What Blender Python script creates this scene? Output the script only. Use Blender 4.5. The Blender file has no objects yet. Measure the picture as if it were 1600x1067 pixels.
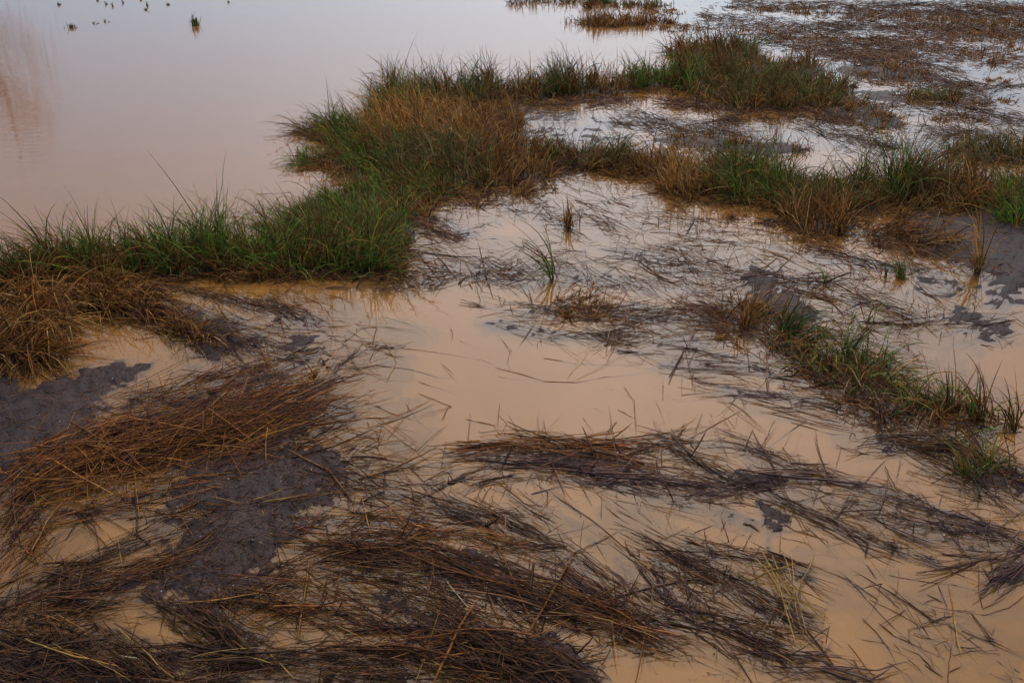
import bpy, math, random
import numpy as np

# ------------------------------------------------------------------ camera, sky, sun, exposure
SC = bpy.context.scene
COL = SC.collection
rng = np.random.default_rng(11)
random.seed(11)

CAM_H, PITCH, FOC = 2.7, math.radians(26.2), 1386.0      # metres, down tilt, focal length for a 1600 wide picture
cam = bpy.data.cameras.new('camera')
cam.sensor_width = 36.0
cam.lens = FOC / 1600 * 36.0
cam.clip_start, cam.clip_end = 0.05, 1500
camo = bpy.data.objects.new('camera', cam)
COL.objects.link(camo)
camo.location = (0, 0, CAM_H)
camo.rotation_euler = (math.pi / 2 - PITCH, 0, 0)
SC.camera = camo

SUN_EL, SUN_AZ = math.radians(58), math.radians(9)       # azimuth clockwise from +Y: high ahead behind thin cloud
W = bpy.data.worlds.new('World')
SC.world = W
W.use_nodes = True
nt = W.node_tree
nt.nodes.clear()
wo = nt.nodes.new('ShaderNodeOutputWorld')
bg = nt.nodes.new('ShaderNodeBackground')
sky = nt.nodes.new('ShaderNodeTexSky')
sky.sky_type = 'NISHITA'
sky.sun_disc = False
sky.sun_elevation = SUN_EL
sky.sun_rotation = SUN_AZ
sky.air_density, sky.dust_density, sky.ozone_density = 1.0, 2.0, 1.0
mx = nt.nodes.new('ShaderNodeMix')
mx.data_type = 'RGBA'
mx.inputs[0].default_value = 0.82                        # an even veil of thin cloud over the clear sky
tc = nt.nodes.new('ShaderNodeTexCoord')
dot = nt.nodes.new('ShaderNodeVectorMath'); dot.operation = 'DOT_PRODUCT'
g_el = math.radians(36)                                  # the cloud is thinnest a little below the sun
dot.inputs[1].default_value = (math.sin(SUN_AZ) * math.cos(g_el), math.cos(SUN_AZ) * math.cos(g_el), math.sin(g_el))
nt.links.new(tc.outputs['Generated'], dot.inputs[0])
ma = nt.nodes.new('ShaderNodeMath'); ma.operation = 'MULTIPLY_ADD'; ma.inputs[1].default_value = 11.0; ma.inputs[2].default_value = -11.0
ex = nt.nodes.new('ShaderNodeMath'); ex.operation = 'EXPONENT'
nt.links.new(dot.outputs['Value'], ma.inputs[0]); nt.links.new(ma.outputs[0], ex.inputs[0])
veil = nt.nodes.new('ShaderNodeMix'); veil.data_type = 'RGBA'; veil.blend_type = 'ADD'
veil.inputs[6].default_value = (1.85, 2.85, 4.3, 1)
glow = nt.nodes.new('ShaderNodeMix'); glow.data_type = 'RGBA'; glow.blend_type = 'MULTIPLY'; glow.inputs[0].default_value = 1
glow.inputs[6].default_value = (21.0, 20.6, 19.8, 1)
nt.links.new(ex.outputs[0], glow.inputs[7])
veil.inputs[0].default_value = 1
nt.links.new(glow.outputs[2], veil.inputs[7])
nt.links.new(veil.outputs[2], mx.inputs[7])
nt.links.new(sky.outputs[0], mx.inputs[6])
nt.links.new(mx.outputs[2], bg.inputs[0])
bg.inputs[1].default_value = 0.15
nt.links.new(bg.outputs[0], wo.inputs[0])

sun = bpy.data.lights.new('sun', 'SUN')
sun.energy = 1.2
sun.angle = math.radians(10)
sun.color = (1.0, 0.92, 0.82)
suno = bpy.data.objects.new('sun', sun)
COL.objects.link(suno)
suno.rotation_euler = (math.pi / 2 - SUN_EL, 0, -SUN_AZ + math.pi)
SC.view_settings.view_transform = 'Standard'
SC.view_settings.look = 'None'
SC.view_settings.gamma = 1.0
SC.view_settings.exposure = 0.26
SC.cycles.transparent_max_bounces = 24

# ------------------------------------------------------------------ helpers
cp, sp_ = math.cos(PITCH), math.sin(PITCH)


def at(x, y, z=0.0):
    """where the line of sight through picture point (x, y) meets the level z: arrays in, (...,3) out"""
    x = np.asarray(x, float); y = np.asarray(y, float)
    u = (x - 800) / FOC; v = (y - 533.5) / FOC
    dy = cp - v * sp_; dz = -sp_ - v * cp
    t = (z - CAM_H) / dz
    return np.stack([u * t, dy * t, np.zeros_like(t) + z], -1)


def lattice(ix, iy, seed):
    h = (ix.astype(np.int64) * 374761393 + iy.astype(np.int64) * 668265263 + seed * 974711) & 0x7fffffff
    h = ((h ^ (h >> 13)) * 1274126177) & 0x7fffffff
    return ((h ^ (h >> 16)) & 0xffff) / 65535.0


def noise2(x, y, seed=0):
    ix, iy = np.floor(x), np.floor(y)
    fx, fy = x - ix, y - iy
    fx = fx * fx * (3 - 2 * fx); fy = fy * fy * (3 - 2 * fy)
    a = lattice(ix, iy, seed); b = lattice(ix + 1, iy, seed)
    c = lattice(ix, iy + 1, seed); d = lattice(ix + 1, iy + 1, seed)
    return (a * (1 - fx) + b * fx) * (1 - fy) + (c * (1 - fx) + d * fx) * fy


def fbm(x, y, seed=0, o=4):
    s, a, t = 0, 1.0, 0
    for i in range(o):
        s = s + a * noise2(x * 2 ** i + 17 * i, y * 2 ** i - 9 * i, seed + i); t += a; a *= 0.55
    return s / t - 0.5


def mesh_from(name, V, quads=None, tris=None, col=None, mat=None, smooth=True):
    me = bpy.data.meshes.new(name)
    nq = 0 if quads is None else len(quads)
    ntri = 0 if tris is None else len(tris)
    me.vertices.add(len(V))
    me.vertices.foreach_set('co', np.ascontiguousarray(V, np.float32).ravel())
    loops = []
    if nq: loops.append(np.asarray(quads, np.int32).ravel())
    if ntri: loops.append(np.asarray(tris, np.int32).ravel())
    L = np.concatenate(loops)
    me.loops.add(len(L))
    me.loops.foreach_set('vertex_index', L)
    me.polygons.add(nq + ntri)
    tot = np.concatenate([np.full(nq, 4), np.full(ntri, 3)]).astype(np.int32)
    st = np.concatenate([[0], np.cumsum(tot)[:-1]]).astype(np.int32)
    me.polygons.foreach_set('loop_start', st)
    me.polygons.foreach_set('loop_total', tot)
    if smooth:
        me.polygons.foreach_set('use_smooth', np.ones(nq + ntri, bool))
    if col is not None:
        a = me.color_attributes.new('tint', 'FLOAT_COLOR', 'POINT')
        c = np.ones((len(V), 4), np.float32); c[:, :3] = col
        a.data.foreach_set('color', c.ravel())
    me.update(calc_edges=True)
    if mat: me.materials.append(mat)
    return me


def link(name, me, parent=None, loc=None):
    o = bpy.data.objects.new(name, me)
    COL.objects.link(o)
    if parent is not None: o.parent = parent
    if loc is not None: o.location = loc
    return o


def tag(o, label=None, cat=None, group=None, kind=None):
    if label: o['label'] = label
    if cat: o['category'] = cat
    if group: o['group'] = group
    if kind: o['kind'] = kind
    return o


def strands(P, R, C, flat=0.75, sides=3):
    """N bent stems: P (N,S,3) centre lines, R (N,S) radii, C (N,3) colours -> vertices, quads, vertex colours"""
    N, S, _ = P.shape
    T = np.gradient(P, axis=1)
    T /= np.linalg.norm(T, axis=2, keepdims=True) + 1e-9
    ref = np.zeros((N, 1, 3)); ref[:, 0, 2] = 1
    steep = np.abs(T[:, :, 2]).max(1) > 0.85
    ref[steep, 0] = (0.0, 1.0, 0.0)
    ref = ref + rng.normal(0, 0.35, (N, 1, 3))
    A = np.cross(T, ref); A /= np.linalg.norm(A, axis=2, keepdims=True) + 1e-9
    B = np.cross(A, T)
    ph = rng.uniform(0, 6.28, (N, 1))
    ring = []
    for k in range(sides):
        a = ph + 2 * math.pi * k / sides
        ring.append(P + R[..., None] * (np.cos(a)[..., None] * A + flat * np.sin(a)[..., None] * B))
    V = np.stack(ring, 2)
    idx = np.arange(N * S * sides).reshape(N, S, sides)
    q = []
    for k in range(sides):
        k2 = (k + 1) % sides
        q.append(np.stack([idx[:, :-1, k], idx[:, :-1, k2], idx[:, 1:, k2], idx[:, 1:, k]], -1).reshape(-1, 4))
    return V.reshape(-1, 3), np.concatenate(q), (np.repeat(C, S * sides, axis=0) if C.ndim == 2 else np.repeat(C.reshape(-1, 3), sides, axis=0))


def strand_mesh(name, P, R, C, mat, origin, flat=0.75):
    V, q, c = strands(P, R, C, flat)
    return mesh_from(name, V - origin, quads=q, col=c, mat=mat)


# ------------------------------------------------------------------ materials
def new_mat(name):
    m = bpy.data.materials.new(name); m.use_nodes = True
    n = m.node_tree.nodes; n.clear()
    out = n.new('ShaderNodeOutputMaterial')
    return m, n, m.node_tree.links, out


def strand_mat(name, rough, spec, transl):
    m, n, l, out = new_mat(name)
    at_ = n.new('ShaderNodeAttribute'); at_.attribute_name = 'tint'
    geo = n.new('ShaderNodeNewGeometry')
    no = n.new('ShaderNodeTexNoise'); no.inputs['Scale'].default_value = 26; no.inputs['Detail'].default_value = 3
    l.new(geo.outputs['Position'], no.inputs['Vector'])
    mr = n.new('ShaderNodeMapRange')
    mr.inputs[1].default_value, mr.inputs[2].default_value = 0.3, 0.7
    mr.inputs[3].default_value, mr.inputs[4].default_value = 0.6, 1.35
    l.new(no.outputs[0], mr.inputs[0])
    mu = n.new('ShaderNodeMix'); mu.data_type = 'RGBA'; mu.blend_type = 'MULTIPLY'; mu.inputs[0].default_value = 1
    l.new(at_.outputs['Color'], mu.inputs[6]); l.new(mr.outputs[0], mu.inputs[7])
    p = n.new('ShaderNodeBsdfPrincipled')
    p.inputs['Roughness'].default_value = rough
    p.inputs['Specular IOR Level'].default_value = spec
    l.new(mu.outputs[2], p.inputs['Base Color'])
    if transl:
        t = n.new('ShaderNodeBsdfTranslucent'); l.new(mu.outputs[2], t.inputs[0])
        ms = n.new('ShaderNodeMixShader'); ms.inputs[0].default_value = transl
        l.new(p.outputs[0], ms.inputs[1]); l.new(t.outputs[0], ms.inputs[2])
        l.new(ms.outputs[0], out.inputs[0])
    else:
        l.new(p.outputs[0], out.inputs[0])
    return m


M_REED = strand_mat('wet dead reed', 0.6, 0.10, 0)
M_GRASS = strand_mat('marsh grass', 0.6, 0.08, 0.38)

SILT = (0.57, 0.255, 0.054)


def water_mats():
    # the still surface of thick silty water: sky mirrored by Fresnel over a body that is half clear in its top film
    m, n, l, out = new_mat('silty water surface')
    geo = n.new('ShaderNodeNewGeometry')
    mp = n.new('ShaderNodeMapping'); mp.inputs['Scale'].default_value = (0.9, 3.2, 1)
    l.new(geo.outputs['Position'], mp.inputs[0])
    no = n.new('ShaderNodeTexNoise'); no.inputs['Scale'].default_value = 2.6; no.inputs['Detail'].default_value = 1
    l.new(mp.outputs[0], no.inputs['Vector'])
    bu = n.new('ShaderNodeBump'); bu.inputs['Strength'].default_value = 0.14; bu.inputs['Distance'].default_value = 0.02
    l.new(no.outputs[0], bu.inputs['Height'])
    big = n.new('ShaderNodeTexNoise'); big.inputs['Scale'].default_value = 1.1; big.inputs['Detail'].default_value = 6; big.inputs['Distortion'].default_value = 1.6
    l.new(geo.outputs['Position'], big.inputs['Vector'])
    cr = n.new('ShaderNodeValToRGB')
    cr.color_ramp.elements[0].position, cr.color_ramp.elements[1].position = 0.3, 0.7
    cr.color_ramp.elements[0].color = (SILT[0] * .93, SILT[1] * .91, SILT[2] * .88, 1)
    cr.color_ramp.elements[1].color = (SILT[0] * 1.05, SILT[1] * 1.06, SILT[2] * 1.08, 1)
    l.new(big.outputs[0], cr.inputs[0])
    df = n.new('ShaderNodeBsdfDiffuse'); l.new(cr.outputs[0], df.inputs[0])
    tr = n.new('ShaderNodeBsdfTransparent')
    ms = n.new('ShaderNodeMixShader'); ms.inputs[0].default_value = 0.15
    l.new(tr.outputs[0], ms.inputs[1]); l.new(df.outputs[0], ms.inputs[2])
    gl = n.new('ShaderNodeBsdfGlossy'); gl.inputs['Roughness'].default_value = 0.03
    l.new(bu.outputs[0], gl.inputs['Normal'])
    fr = n.new('ShaderNodeFresnel'); fr.inputs[0].default_value = 1.333
    l.new(bu.outputs[0], fr.inputs['Normal'])
    m2 = n.new('ShaderNodeMixShader')
    l.new(fr.outputs[0], m2.inputs[0]); l.new(ms.outputs[0], m2.inputs[1]); l.new(gl.outputs[0], m2.inputs[2])
    l.new(m2.outputs[0], out.inputs[0])
    mats = [m]
    for i, a in enumerate((0.2, 0.24, 0.3, 0.38, 0.45, 0.6, 1.0)):
        k, n, l, out = new_mat('suspended silt')
        geo = n.new('ShaderNodeNewGeometry')
        big = n.new('ShaderNodeTexNoise'); big.inputs['Scale'].default_value = 0.9 + .15 * i; big.inputs['Detail'].default_value = 5; big.inputs['Distortion'].default_value = 1.8
        l.new(geo.outputs['Position'], big.inputs['Vector'])
        cr = n.new('ShaderNodeValToRGB')
        cr.color_ramp.elements[0].position, cr.color_ramp.elements[1].position = 0.3, 0.7
        cr.color_ramp.elements[0].color = (SILT[0] * .88, SILT[1] * .86, SILT[2] * .84, 1)
        cr.color_ramp.elements[1].color = (SILT[0] * 1.08, SILT[1] * 1.10, SILT[2] * 1.12, 1)
        l.new(big.outputs[0], cr.inputs[0])
        df = n.new('ShaderNodeBsdfDiffuse'); l.new(cr.outputs[0], df.inputs[0])
        tr = n.new('ShaderNodeBsdfTransparent')
        ms = n.new('ShaderNodeMixShader'); ms.inputs[0].default_value = a
        l.new(tr.outputs[0], ms.inputs[1]); l.new(df.outputs[0], ms.inputs[2])
        l.new(ms.outputs[0], out.inputs[0])
        mats.append(k)
    return mats


def mud_mat():
    m, n, l, out = new_mat('wet grey brown mud')
    geo = n.new('ShaderNodeNewGeometry')
    a = n.new('ShaderNodeTexNoise'); a.inputs['Scale'].default_value = 5; a.inputs['Detail'].default_value = 8
    b = n.new('ShaderNodeTexNoise'); b.inputs['Scale'].default_value = 90; b.inputs['Detail'].default_value = 5
    for q in (a, b): l.new(geo.outputs['Position'], q.inputs['Vector'])
    cr = n.new('ShaderNodeValToRGB')
    e = cr.color_ramp.elements
    e[0].position, e[1].position = 0.32, 0.68
    e[0].color = (0.025, 0.0130, 0.0105, 1); e[1].color = (0.056, 0.031, 0.025, 1)
    l.new(a.outputs[0], cr.inputs[0])
    cb = n.new('ShaderNodeValToRGB')
    e = cb.color_ramp.elements
    e[0].position, e[1].position = 0.34, 0.66
    e[0].color = (0.45, 0.42, 0.42, 1); e[1].color = (1.5, 1.45, 1.4, 1)
    l.new(b.outputs[0], cb.inputs[0])
    mu = n.new('ShaderNodeMix'); mu.data_type = 'RGBA'; mu.blend_type = 'MULTIPLY'; mu.inputs[0].default_value = 1
    l.new(cr.outputs[0], mu.inputs[6]); l.new(cb.outputs[0], mu.inputs[7])
    p = n.new('ShaderNodeBsdfPrincipled')
    l.new(mu.outputs[2], p.inputs['Base Color'])
    mr = n.new('ShaderNodeMapRange'); mr.inputs[3].default_value, mr.inputs[4].default_value = 0.46, 0.75; p.inputs['Specular IOR Level'].default_value = 0.10
    l.new(a.outputs[0], mr.inputs[0]); l.new(mr.outputs[0], p.inputs['Roughness'])
    bu = n.new('ShaderNodeBump'); bu.inputs['Strength'].default_value = 0.32; bu.inputs['Distance'].default_value = 0.012
    l.new(b.outputs[0], bu.inputs['Height']); l.new(bu.outputs[0], p.inputs['Normal'])
    l.new(p.outputs[0], out.inputs[0])
    return m


def plain_mat(name, c, rough=0.8):
    m, n, l, out = new_mat(name)
    p = n.new('ShaderNodeBsdfPrincipled'); p.inputs['Roughness'].default_value = rough
    no = n.new('ShaderNodeTexNoise'); no.inputs['Scale'].default_value = 40; no.inputs['Detail'].default_value = 6
    cr = n.new('ShaderNodeValToRGB')
    cr.color_ramp.elements[0].color = (c[0] * .6, c[1] * .6, c[2] * .6, 1)
    cr.color_ramp.elements[1].color = (c[0] * 1.3, c[1] * 1.3, c[2] * 1.3, 1)
    l.new(no.outputs[0], cr.inputs[0]); l.new(cr.outputs[0], p.inputs['Base Color'])
    l.new(p.outputs[0], out.inputs[0])
    return m


# ------------------------------------------------------------------ layout tables: picture points on the water level
# grass: (name, label, group, [(x, y, rx, ry) footprints], blades, height range m, lean azimuth deg or None, palette, elevation deg)
GREEN, MIXED, DRY, STRAW, DARK, OLIVE = 'green', 'mixed', 'dry', 'straw', 'dark', 'olive'
G_BANK = 'clumps of the grass banks across the flooded marsh'
GRASS = [
    # left bank
    ('grass_tussock', 'green grass clump at the far left end of the left bank, tips over the lake', [(25, 436, 55, 13)], 900, (.26, .44), 150, MIXED, 62),
    ('grass_tussock', 'bright green grass clump leaning left, second from the left end of the left bank', [(100, 426, 45, 12)], 1300, (.28, .46), 160, GREEN, 58),
    ('grass_tussock', 'dense green grass clump behind the fallen brown grass of the left bank', [(180, 420, 48, 12)], 1300, (.26, .42), 150, GREEN, 62),
    ('grass_tussock', 'green grass clump with brown foot at the middle of the left bank', [(255, 415, 46, 14)], 1300, (.28, .46), 130, GREEN, 64),
    ('grass_tussock', 'tallest green grass clump of the left bank, thin tips above the pink lake', [(330, 410, 46, 15)], 1500, (.30, .56), 120, GREEN, 66),
    ('grass_tussock', 'green grass clump with a russet mat at its right foot', [(400, 412, 45, 14), (430, 424, 30, 8)], 1400, (.26, .44), 110, GREEN, 64),
    ('grass_tussock', 'rusty dry grass clump fallen at the front of the left bank', [(400, 428, 55, 8), (440, 420, 25, 8)], 520, (.14, .28), 200, DRY, 40),
    ('grass_tussock', 'thick dark green grass clump near the right end of the left bank', [(480, 410, 40, 13)], 1200, (.26, .42), 80, GREEN, 64),
    ('grass_tussock', 'green and straw grass clump ending the left bank on the right', [(560, 412, 46, 15)], 1500, (.28, .46), 60, GREEN, 60),
    ('grass_tussock', 'few long green blades bowing right from the end of the left bank', [(605, 425, 20, 10)], 160, (.3, .5), 0, GREEN, 42),
    ('grass_tussock', 'pile of fallen straw grass at the left edge below the green bank', [(15, 500, 45, 34), (40, 460, 50, 18)], 1500, (.30, .55), 318, DRY, 24),
    ('grass_tussock', 'golden brown fallen grass sheaf sloping down right towards the mud, beside the left edge', [(75, 490, 45, 30)], 1200, (.34, .58), 318, STRAW, 26),
    ('grass_tussock', 'brown grass drooping onto the mud at the lower left bank corner', [(30, 552, 60, 20)], 1100, (.26, .5), 322, DRY, 20),
    ('grass_tussock', 'rust and straw sheaf fallen in front of the green left bank', [(150, 462, 48, 22)], 1100, (.30, .54), 322, DRY, 26),
    ('grass_tussock', 'dark brown grass heap behind the ochre shallow of the left bank', [(205, 452, 40, 12), (220, 482, 32, 14)], 700, (.22, .42), 325, DRY, 24),
    ('grass_tussock', 'low brown grass heap sliding into the tan water right of the left bank', [(290, 515, 40, 12), (320, 532, 24, 8)], 520, (.2, .38), 325, DRY, 20),
    # neck between the two banks
    ('grass_tussock', 'low vivid green grass mat in the gap between left and central banks', [(520, 320, 42, 9), (560, 310, 30, 8)], 900, (.18, .34), 170, GREEN, 44),
    ('grass_tussock', 'vivid green grass clump at the lower left foot of the central bank', [(620, 305, 48, 13)], 1300, (.2, .36), 160, GREEN, 48),
    ('grass_tussock', 'green clump with dark base above the brown flattened fringe', [(670, 298, 38, 12)], 900, (.2, .36), 140, GREEN, 50),
    ('grass_tussock', 'russet dry fringe hanging into the pool below the green neck', [(630, 332, 48, 9)], 600, (.2, .36), 140, DRY, 28),
    ('grass_tussock', 'rising green grass clump joining the left bank end to the green neck', [(530, 378, 52, 18), (600, 372, 34, 18)], 2200, (.26, .44), 140, GREEN, 54),
    ('grass_tussock', 'green grass fringe on the lake side of the neck, tips bent over the water', [(480, 352, 40, 12), (545, 340, 44, 12)], 1100, (.22, .40), 165, GREEN, 46),
    # central bank
    ('grass_tussock', 'thin green grass spreading flat over the lake at the central bank left tip', [(510, 250, 46, 9)], 420, (.22, .4), 180, GREEN, 34),
    ('grass_tussock', 'green grass tuft leaning over the lake at the central bank upper left', [(525, 205, 42, 11)], 900, (.26, .46), 165, GREEN, 48),
    ('grass_tussock', 'dark green grass clump along the left side of the central bank', [(570, 230, 46, 26), (590, 262, 40, 14)], 2000, (.26, .46), 160, GREEN, 56),
    ('grass_tussock', 'tallest green sedge tuft on top of the central bank, tips against the lake', [(625, 165, 40, 12)], 1200, (.36, .62), 130, GREEN, 66),
    ('grass_tussock', 'seeding straw grass clump beside the tallest sedge tuft', [(690, 160, 42, 12)], 1100, (.34, .56), 120, MIXED, 64),
    ('grass_tussock', 'golden straw grass heart of the central bank', [(625, 205, 54, 24)], 2000, (.36, .62), 140, STRAW, 56),
    ('grass_tussock', 'pale brown grass hump in the middle of the central bank', [(700, 205, 54, 28)], 2200, (.34, .60), 130, STRAW, 56),
    ('grass_tussock', 'brown grass drooping at the right shoulder of the central bank', [(768, 215, 42, 32)], 1700, (.28, .48), 60, DRY, 52),
    ('grass_tussock', 'mixed green and brown grass at the front of the central bank', [(655, 258, 54, 22)], 1900, (.28, .46), 150, MIXED, 54),
    ('grass_tussock', 'green grass clump with straw stalks above the ochre shallow', [(730, 262, 50, 22)], 1900, (.28, .46), 120, MIXED, 56),
    ('grass_tussock', 'dark brown grass clump at the lower right foot of the central bank', [(805, 268, 46, 18)], 1500, (.26, .44), 80, DRY, 52),
    # bank running up and right
    ('grass_tussock', 'feathery grass clump with brown foot, first of the narrow bank', [(755, 148, 36, 9)], 800, (.32, .52), 100, MIXED, 64),
    ('grass_tussock', 'fine brown grass row on the narrow bank, second clump', [(825, 146, 36, 8)], 800, (.3, .5), 100, MIXED, 64),
    ('grass_tussock', 'tall tipped green grass on the narrow bank above the blue pool', [(890, 140, 36, 8)], 900, (.34, .56), 100, MIXED, 66),
    ('grass_tussock', 'red brown foot clump on the narrow bank, before its green end', [(950, 138, 32, 8)], 700, (.24, .42), 90, DRY, 60),
    ('grass_tussock', 'low deep green grass joining the narrow bank to the upper bank', [(1010, 128, 40, 9)], 900, (.3, .5), 90, GREEN, 66),
    # upper bank
    ('grass_tussock', 'russet grass crest at the back left of the upper bank', [(1085, 82, 34, 9)], 800, (.34, .56), 100, DRY, 64),
    ('grass_tussock', 'tall olive grass at the back of the upper bank', [(1145, 86, 38, 11)], 900, (.34, .6), 90, MIXED, 64),
    ('grass_tussock', 'deep green grass clump at the left face of the upper bank', [(1085, 125, 42, 16)], 1200, (.36, .58), 90, GREEN, 62),
    ('grass_tussock', 'olive grass clump at the middle face of the upper bank', [(1150, 140, 44, 18)], 1400, (.36, .6), 90, OLIVE, 62),
    ('grass_tussock', 'dark green grass clump with crossed straw stalks on the upper bank', [(1215, 145, 44, 18)], 1400, (.34, .58), 80, OLIVE, 60),
    ('grass_tussock', 'green and brown grass clump beside the pale dried flower head', [(1280, 148, 42, 16)], 1200, (.32, .52), 60, OLIVE, 58),
    ('grass_tussock', 'brown grass on the back slope of the upper bank', [(1230, 108, 48, 10)], 800, (.26, .44), 70, DRY, 56),
    ('grass_tussock', 'brown grass tail trailing off the right end of the upper bank', [(1335, 172, 40, 10), (1380, 190, 28, 8)], 800, (.2, .38), 20, DRY, 44),
    ('grass_tussock', 'low reddish grass drift behind the pale dried flower head', [(1370, 112, 50, 8), (1420, 118, 40, 7)], 700, (.18, .34), 60, DRY, 44),
    ('grass_tussock', 'low olive grass drift right of the upper bank tail', [(1460, 150, 46, 7)], 500, (.16, .3), 60, OLIVE, 40),
    # far clumps
    ('grass_tussock', 'domed russet grass island mirrored in the lake near the top edge', [(960, 36, 64, 5)], 1500, (.28, .5), 90, DRY, 58),
    ('grass_tussock', 'farthest green grass strip on the lake shore at the top edge', [(890, 3, 70, 3), (985, 8, 55, 4)], 900, (.2, .4), 90, OLIVE, 60),
    # middle clump and right bank
    ('grass_tussock', 'small drooping grass clump standing between blue pool and tan pool, left one', [(872, 248, 32, 10)], 800, (.22, .38), 120, MIXED, 52),
    ('grass_tussock', 'small dark green clump leaning right at the edge of the blue pool', [(935, 250, 40, 11)], 900, (.22, .38), 50, MIXED, 50),
    ('grass_tussock', 'low mixed grass joining the small dark clump to the right bank', [(985, 258, 32, 10)], 800, (.2, .36), 70, MIXED, 48),
    ('grass_tussock', 'orange brown grass clump at the left end of the right bank', [(1035, 265, 36, 12)], 900, (.24, .42), 100, DRY, 56),
    ('grass_tussock', 'upright straw stalks clump at the left front of the right bank', [(1070, 292, 30, 12)], 600, (.3, .5), 90, STRAW, 68),
    ('grass_tussock', 'mixed grass clump behind the straw stalks of the right bank', [(1120, 280, 44, 16)], 1200, (.28, .48), 90, MIXED, 58),
    ('grass_tussock', 'vivid green grass clump at the middle of the right bank', [(1185, 292, 46, 18)], 1500, (.28, .48), 100, GREEN, 56),
    ('grass_tussock', 'dark green clump crossed by pale straws on the right bank', [(1255, 308, 46, 20)], 1500, (.28, .48), 70, OLIVE, 54),
    ('grass_tussock', 'straw and rust grass clump jutting lowest from the right bank', [(1285, 350, 44, 14)], 1000, (.26, .42), 80, DRY, 52),
    ('grass_tussock', 'green grass clump left of the tall upright rushes', [(1330, 308, 40, 18)], 1100, (.28, .48), 70, OLIVE, 58),
    ('grass_tussock', 'tall upright green rushes rising above the right bank', [(1400, 298, 24, 14)], 420, (.42, .72), 90, GREEN, 76),
    ('grass_tussock', 'brown grass clump at the foot of the tall upright rushes', [(1440, 305, 40, 18)], 1000, (.28, .48), 70, MIXED, 56),
    ('grass_tussock', 'reddish stalks clump on the right bank above the purple mud', [(1510, 312, 42, 18)], 1000, (.3, .5), 80, DRY, 60),
    ('grass_tussock', 'deep green grass clump at the right edge of the photo', [(1582, 325, 32, 20)], 900, (.32, .52), 100, GREEN, 60),
    ('grass_tussock', 'thin brown tangle along the back of the right bank', [(1090, 222, 52, 8), (1190, 232, 60, 8)], 700, (.16, .34), 60, DRY, 36),
    ('grass_tussock', 'mixed grass clump by the right edge behind the tall rushes', [(1530, 240, 44, 9), (1585, 245, 24, 8)], 900, (.22, .42), 90, MIXED, 54),
    ('grass_tussock', 'low dry grass slope falling from the right bank onto purple mud', [(1390, 362, 48, 10), (1440, 378, 40, 9)], 600, (.2, .4), 330, DRY, 30),
    # sprawling diagonal clump on the right
    ('grass_tussock', 'straw coloured grass knot at the upper end of the sprawling diagonal clump', [(1175, 500, 60, 16)], 330, (.2, .36), 60, DRY, 40),
    ('grass_tussock', 'brown and yellow grass in the diagonal clump below the grey mud', [(1235, 532, 62, 18)], 330, (.22, .38), 40, MIXED, 34),
    ('grass_tussock', 'deep green heart of the sprawling diagonal clump', [(1300, 572, 60, 20)], 400, (.2, .36), 50, OLIVE, 36),
    ('grass_tussock', 'mixed straw and green grass right of the diagonal clump heart', [(1365, 605, 60, 20)], 320, (.2, .36), 40, MIXED, 34),
    ('grass_tussock', 'green upright blades at the lower end of the diagonal clump', [(1435, 640, 56, 18)], 320, (.2, .38), 70, OLIVE, 46),
    ('grass_tussock', 'sparse green blades standing in tan water near the right edge', [(1530, 652, 46, 12), (1585, 668, 20, 10)], 130, (.18, .4), 90, GREEN, 62),
    ('grass_tussock', 'dark olive blades rising from the sunken mat at the right edge', [(1545, 735, 40, 16)], 140, (.14, .28), 100, OLIVE, 38),
    # small tufts in the pools
    ('grass_tussock', 'dry straw knot at the centre of the photo, mostly brown', [(890, 476, 44, 12), (930, 486, 36, 9)], 420, (.10, .22), 60, DRY, 24),
    ('grass_tuft', 'slim upright green tuft beside the tangled straw in the central pool', [(865, 436, 8, 4)], 34, (.22, .44), 120, GREEN, 70),
    ('grass_tuft', 'dry brown tuft standing alone in the upper tan pool', [(893, 352, 14, 6)], 70, (.16, .34), 100, DRY, 62),
    ('grass_tuft', 'narrow upright sheaf of brown stalks rooted beside the purple mud', [(1527, 425, 7, 2.2)], 70, (.36, .56), 100, STRAW, 80),
    ('grass_tuft', 'small olive tuft leaning left among flattened stems, upper right', [(1400, 432, 28, 8)], 130, (.14, .26), 130, OLIVE, 46),
    ('grass_tuft', 'few thin green shoots in shallow water behind the diagonal clump', [(1335, 500, 26, 12)], 26, (.12, .26), 90, GREEN, 70),
    ('grass_tuft', 'pale green shoots in the water between grey mud and right bank', [(1285, 440, 16, 6)], 24, (.12, .2), 90, GREEN, 60),
    ('grass_tuft', 'small dark grass tuft alone in the lake, near the left edge', [(112, 44, 9, 1.6)], 70, (.08, .19), 90, OLIVE, 74),
    ('grass_tuft', 'dark green grass tuft alone in the lake, right of its smaller twin', [(305, 40, 7, 1.6)], 170, (.12, .30), 100, GREEN, 74),
    ('grass_tuft', 'faint low sprigs between the two lake tufts, left pair', [(150, 37, 5, 1)], 14, (.04, .09), 90, OLIVE, 60),
    ('grass_tuft', 'faint low sprigs between the two lake tufts, right pair', [(167, 35, 5, 1)], 14, (.04, .10), 90, OLIVE, 60),
    ('grass_tuft', 'spidery brown sprig floating right of the rust brown raft', [(491, 590, 4, 2)], 24, (.06, .16), None, DRY, 25),
    # patches of the flooded field, far right
    ('grass_patch', 'brown grass patch behind the russet crest, near the top edge', [(1060, 45, 34, 5), (1040, 20, 26, 4)], 520, (.14, .3), 80, DRY, 44),
    ('grass_patch', 'low brown grass streak at the top of the flooded field', [(1210, 14, 55, 4)], 420, (.14, .3), 80, DRY, 38),
    ('grass_patch', 'small brown grass streak left of centre in the flooded field', [(1278, 22, 26, 3)], 220, (.12, .26), 80, DRY, 40),
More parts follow.
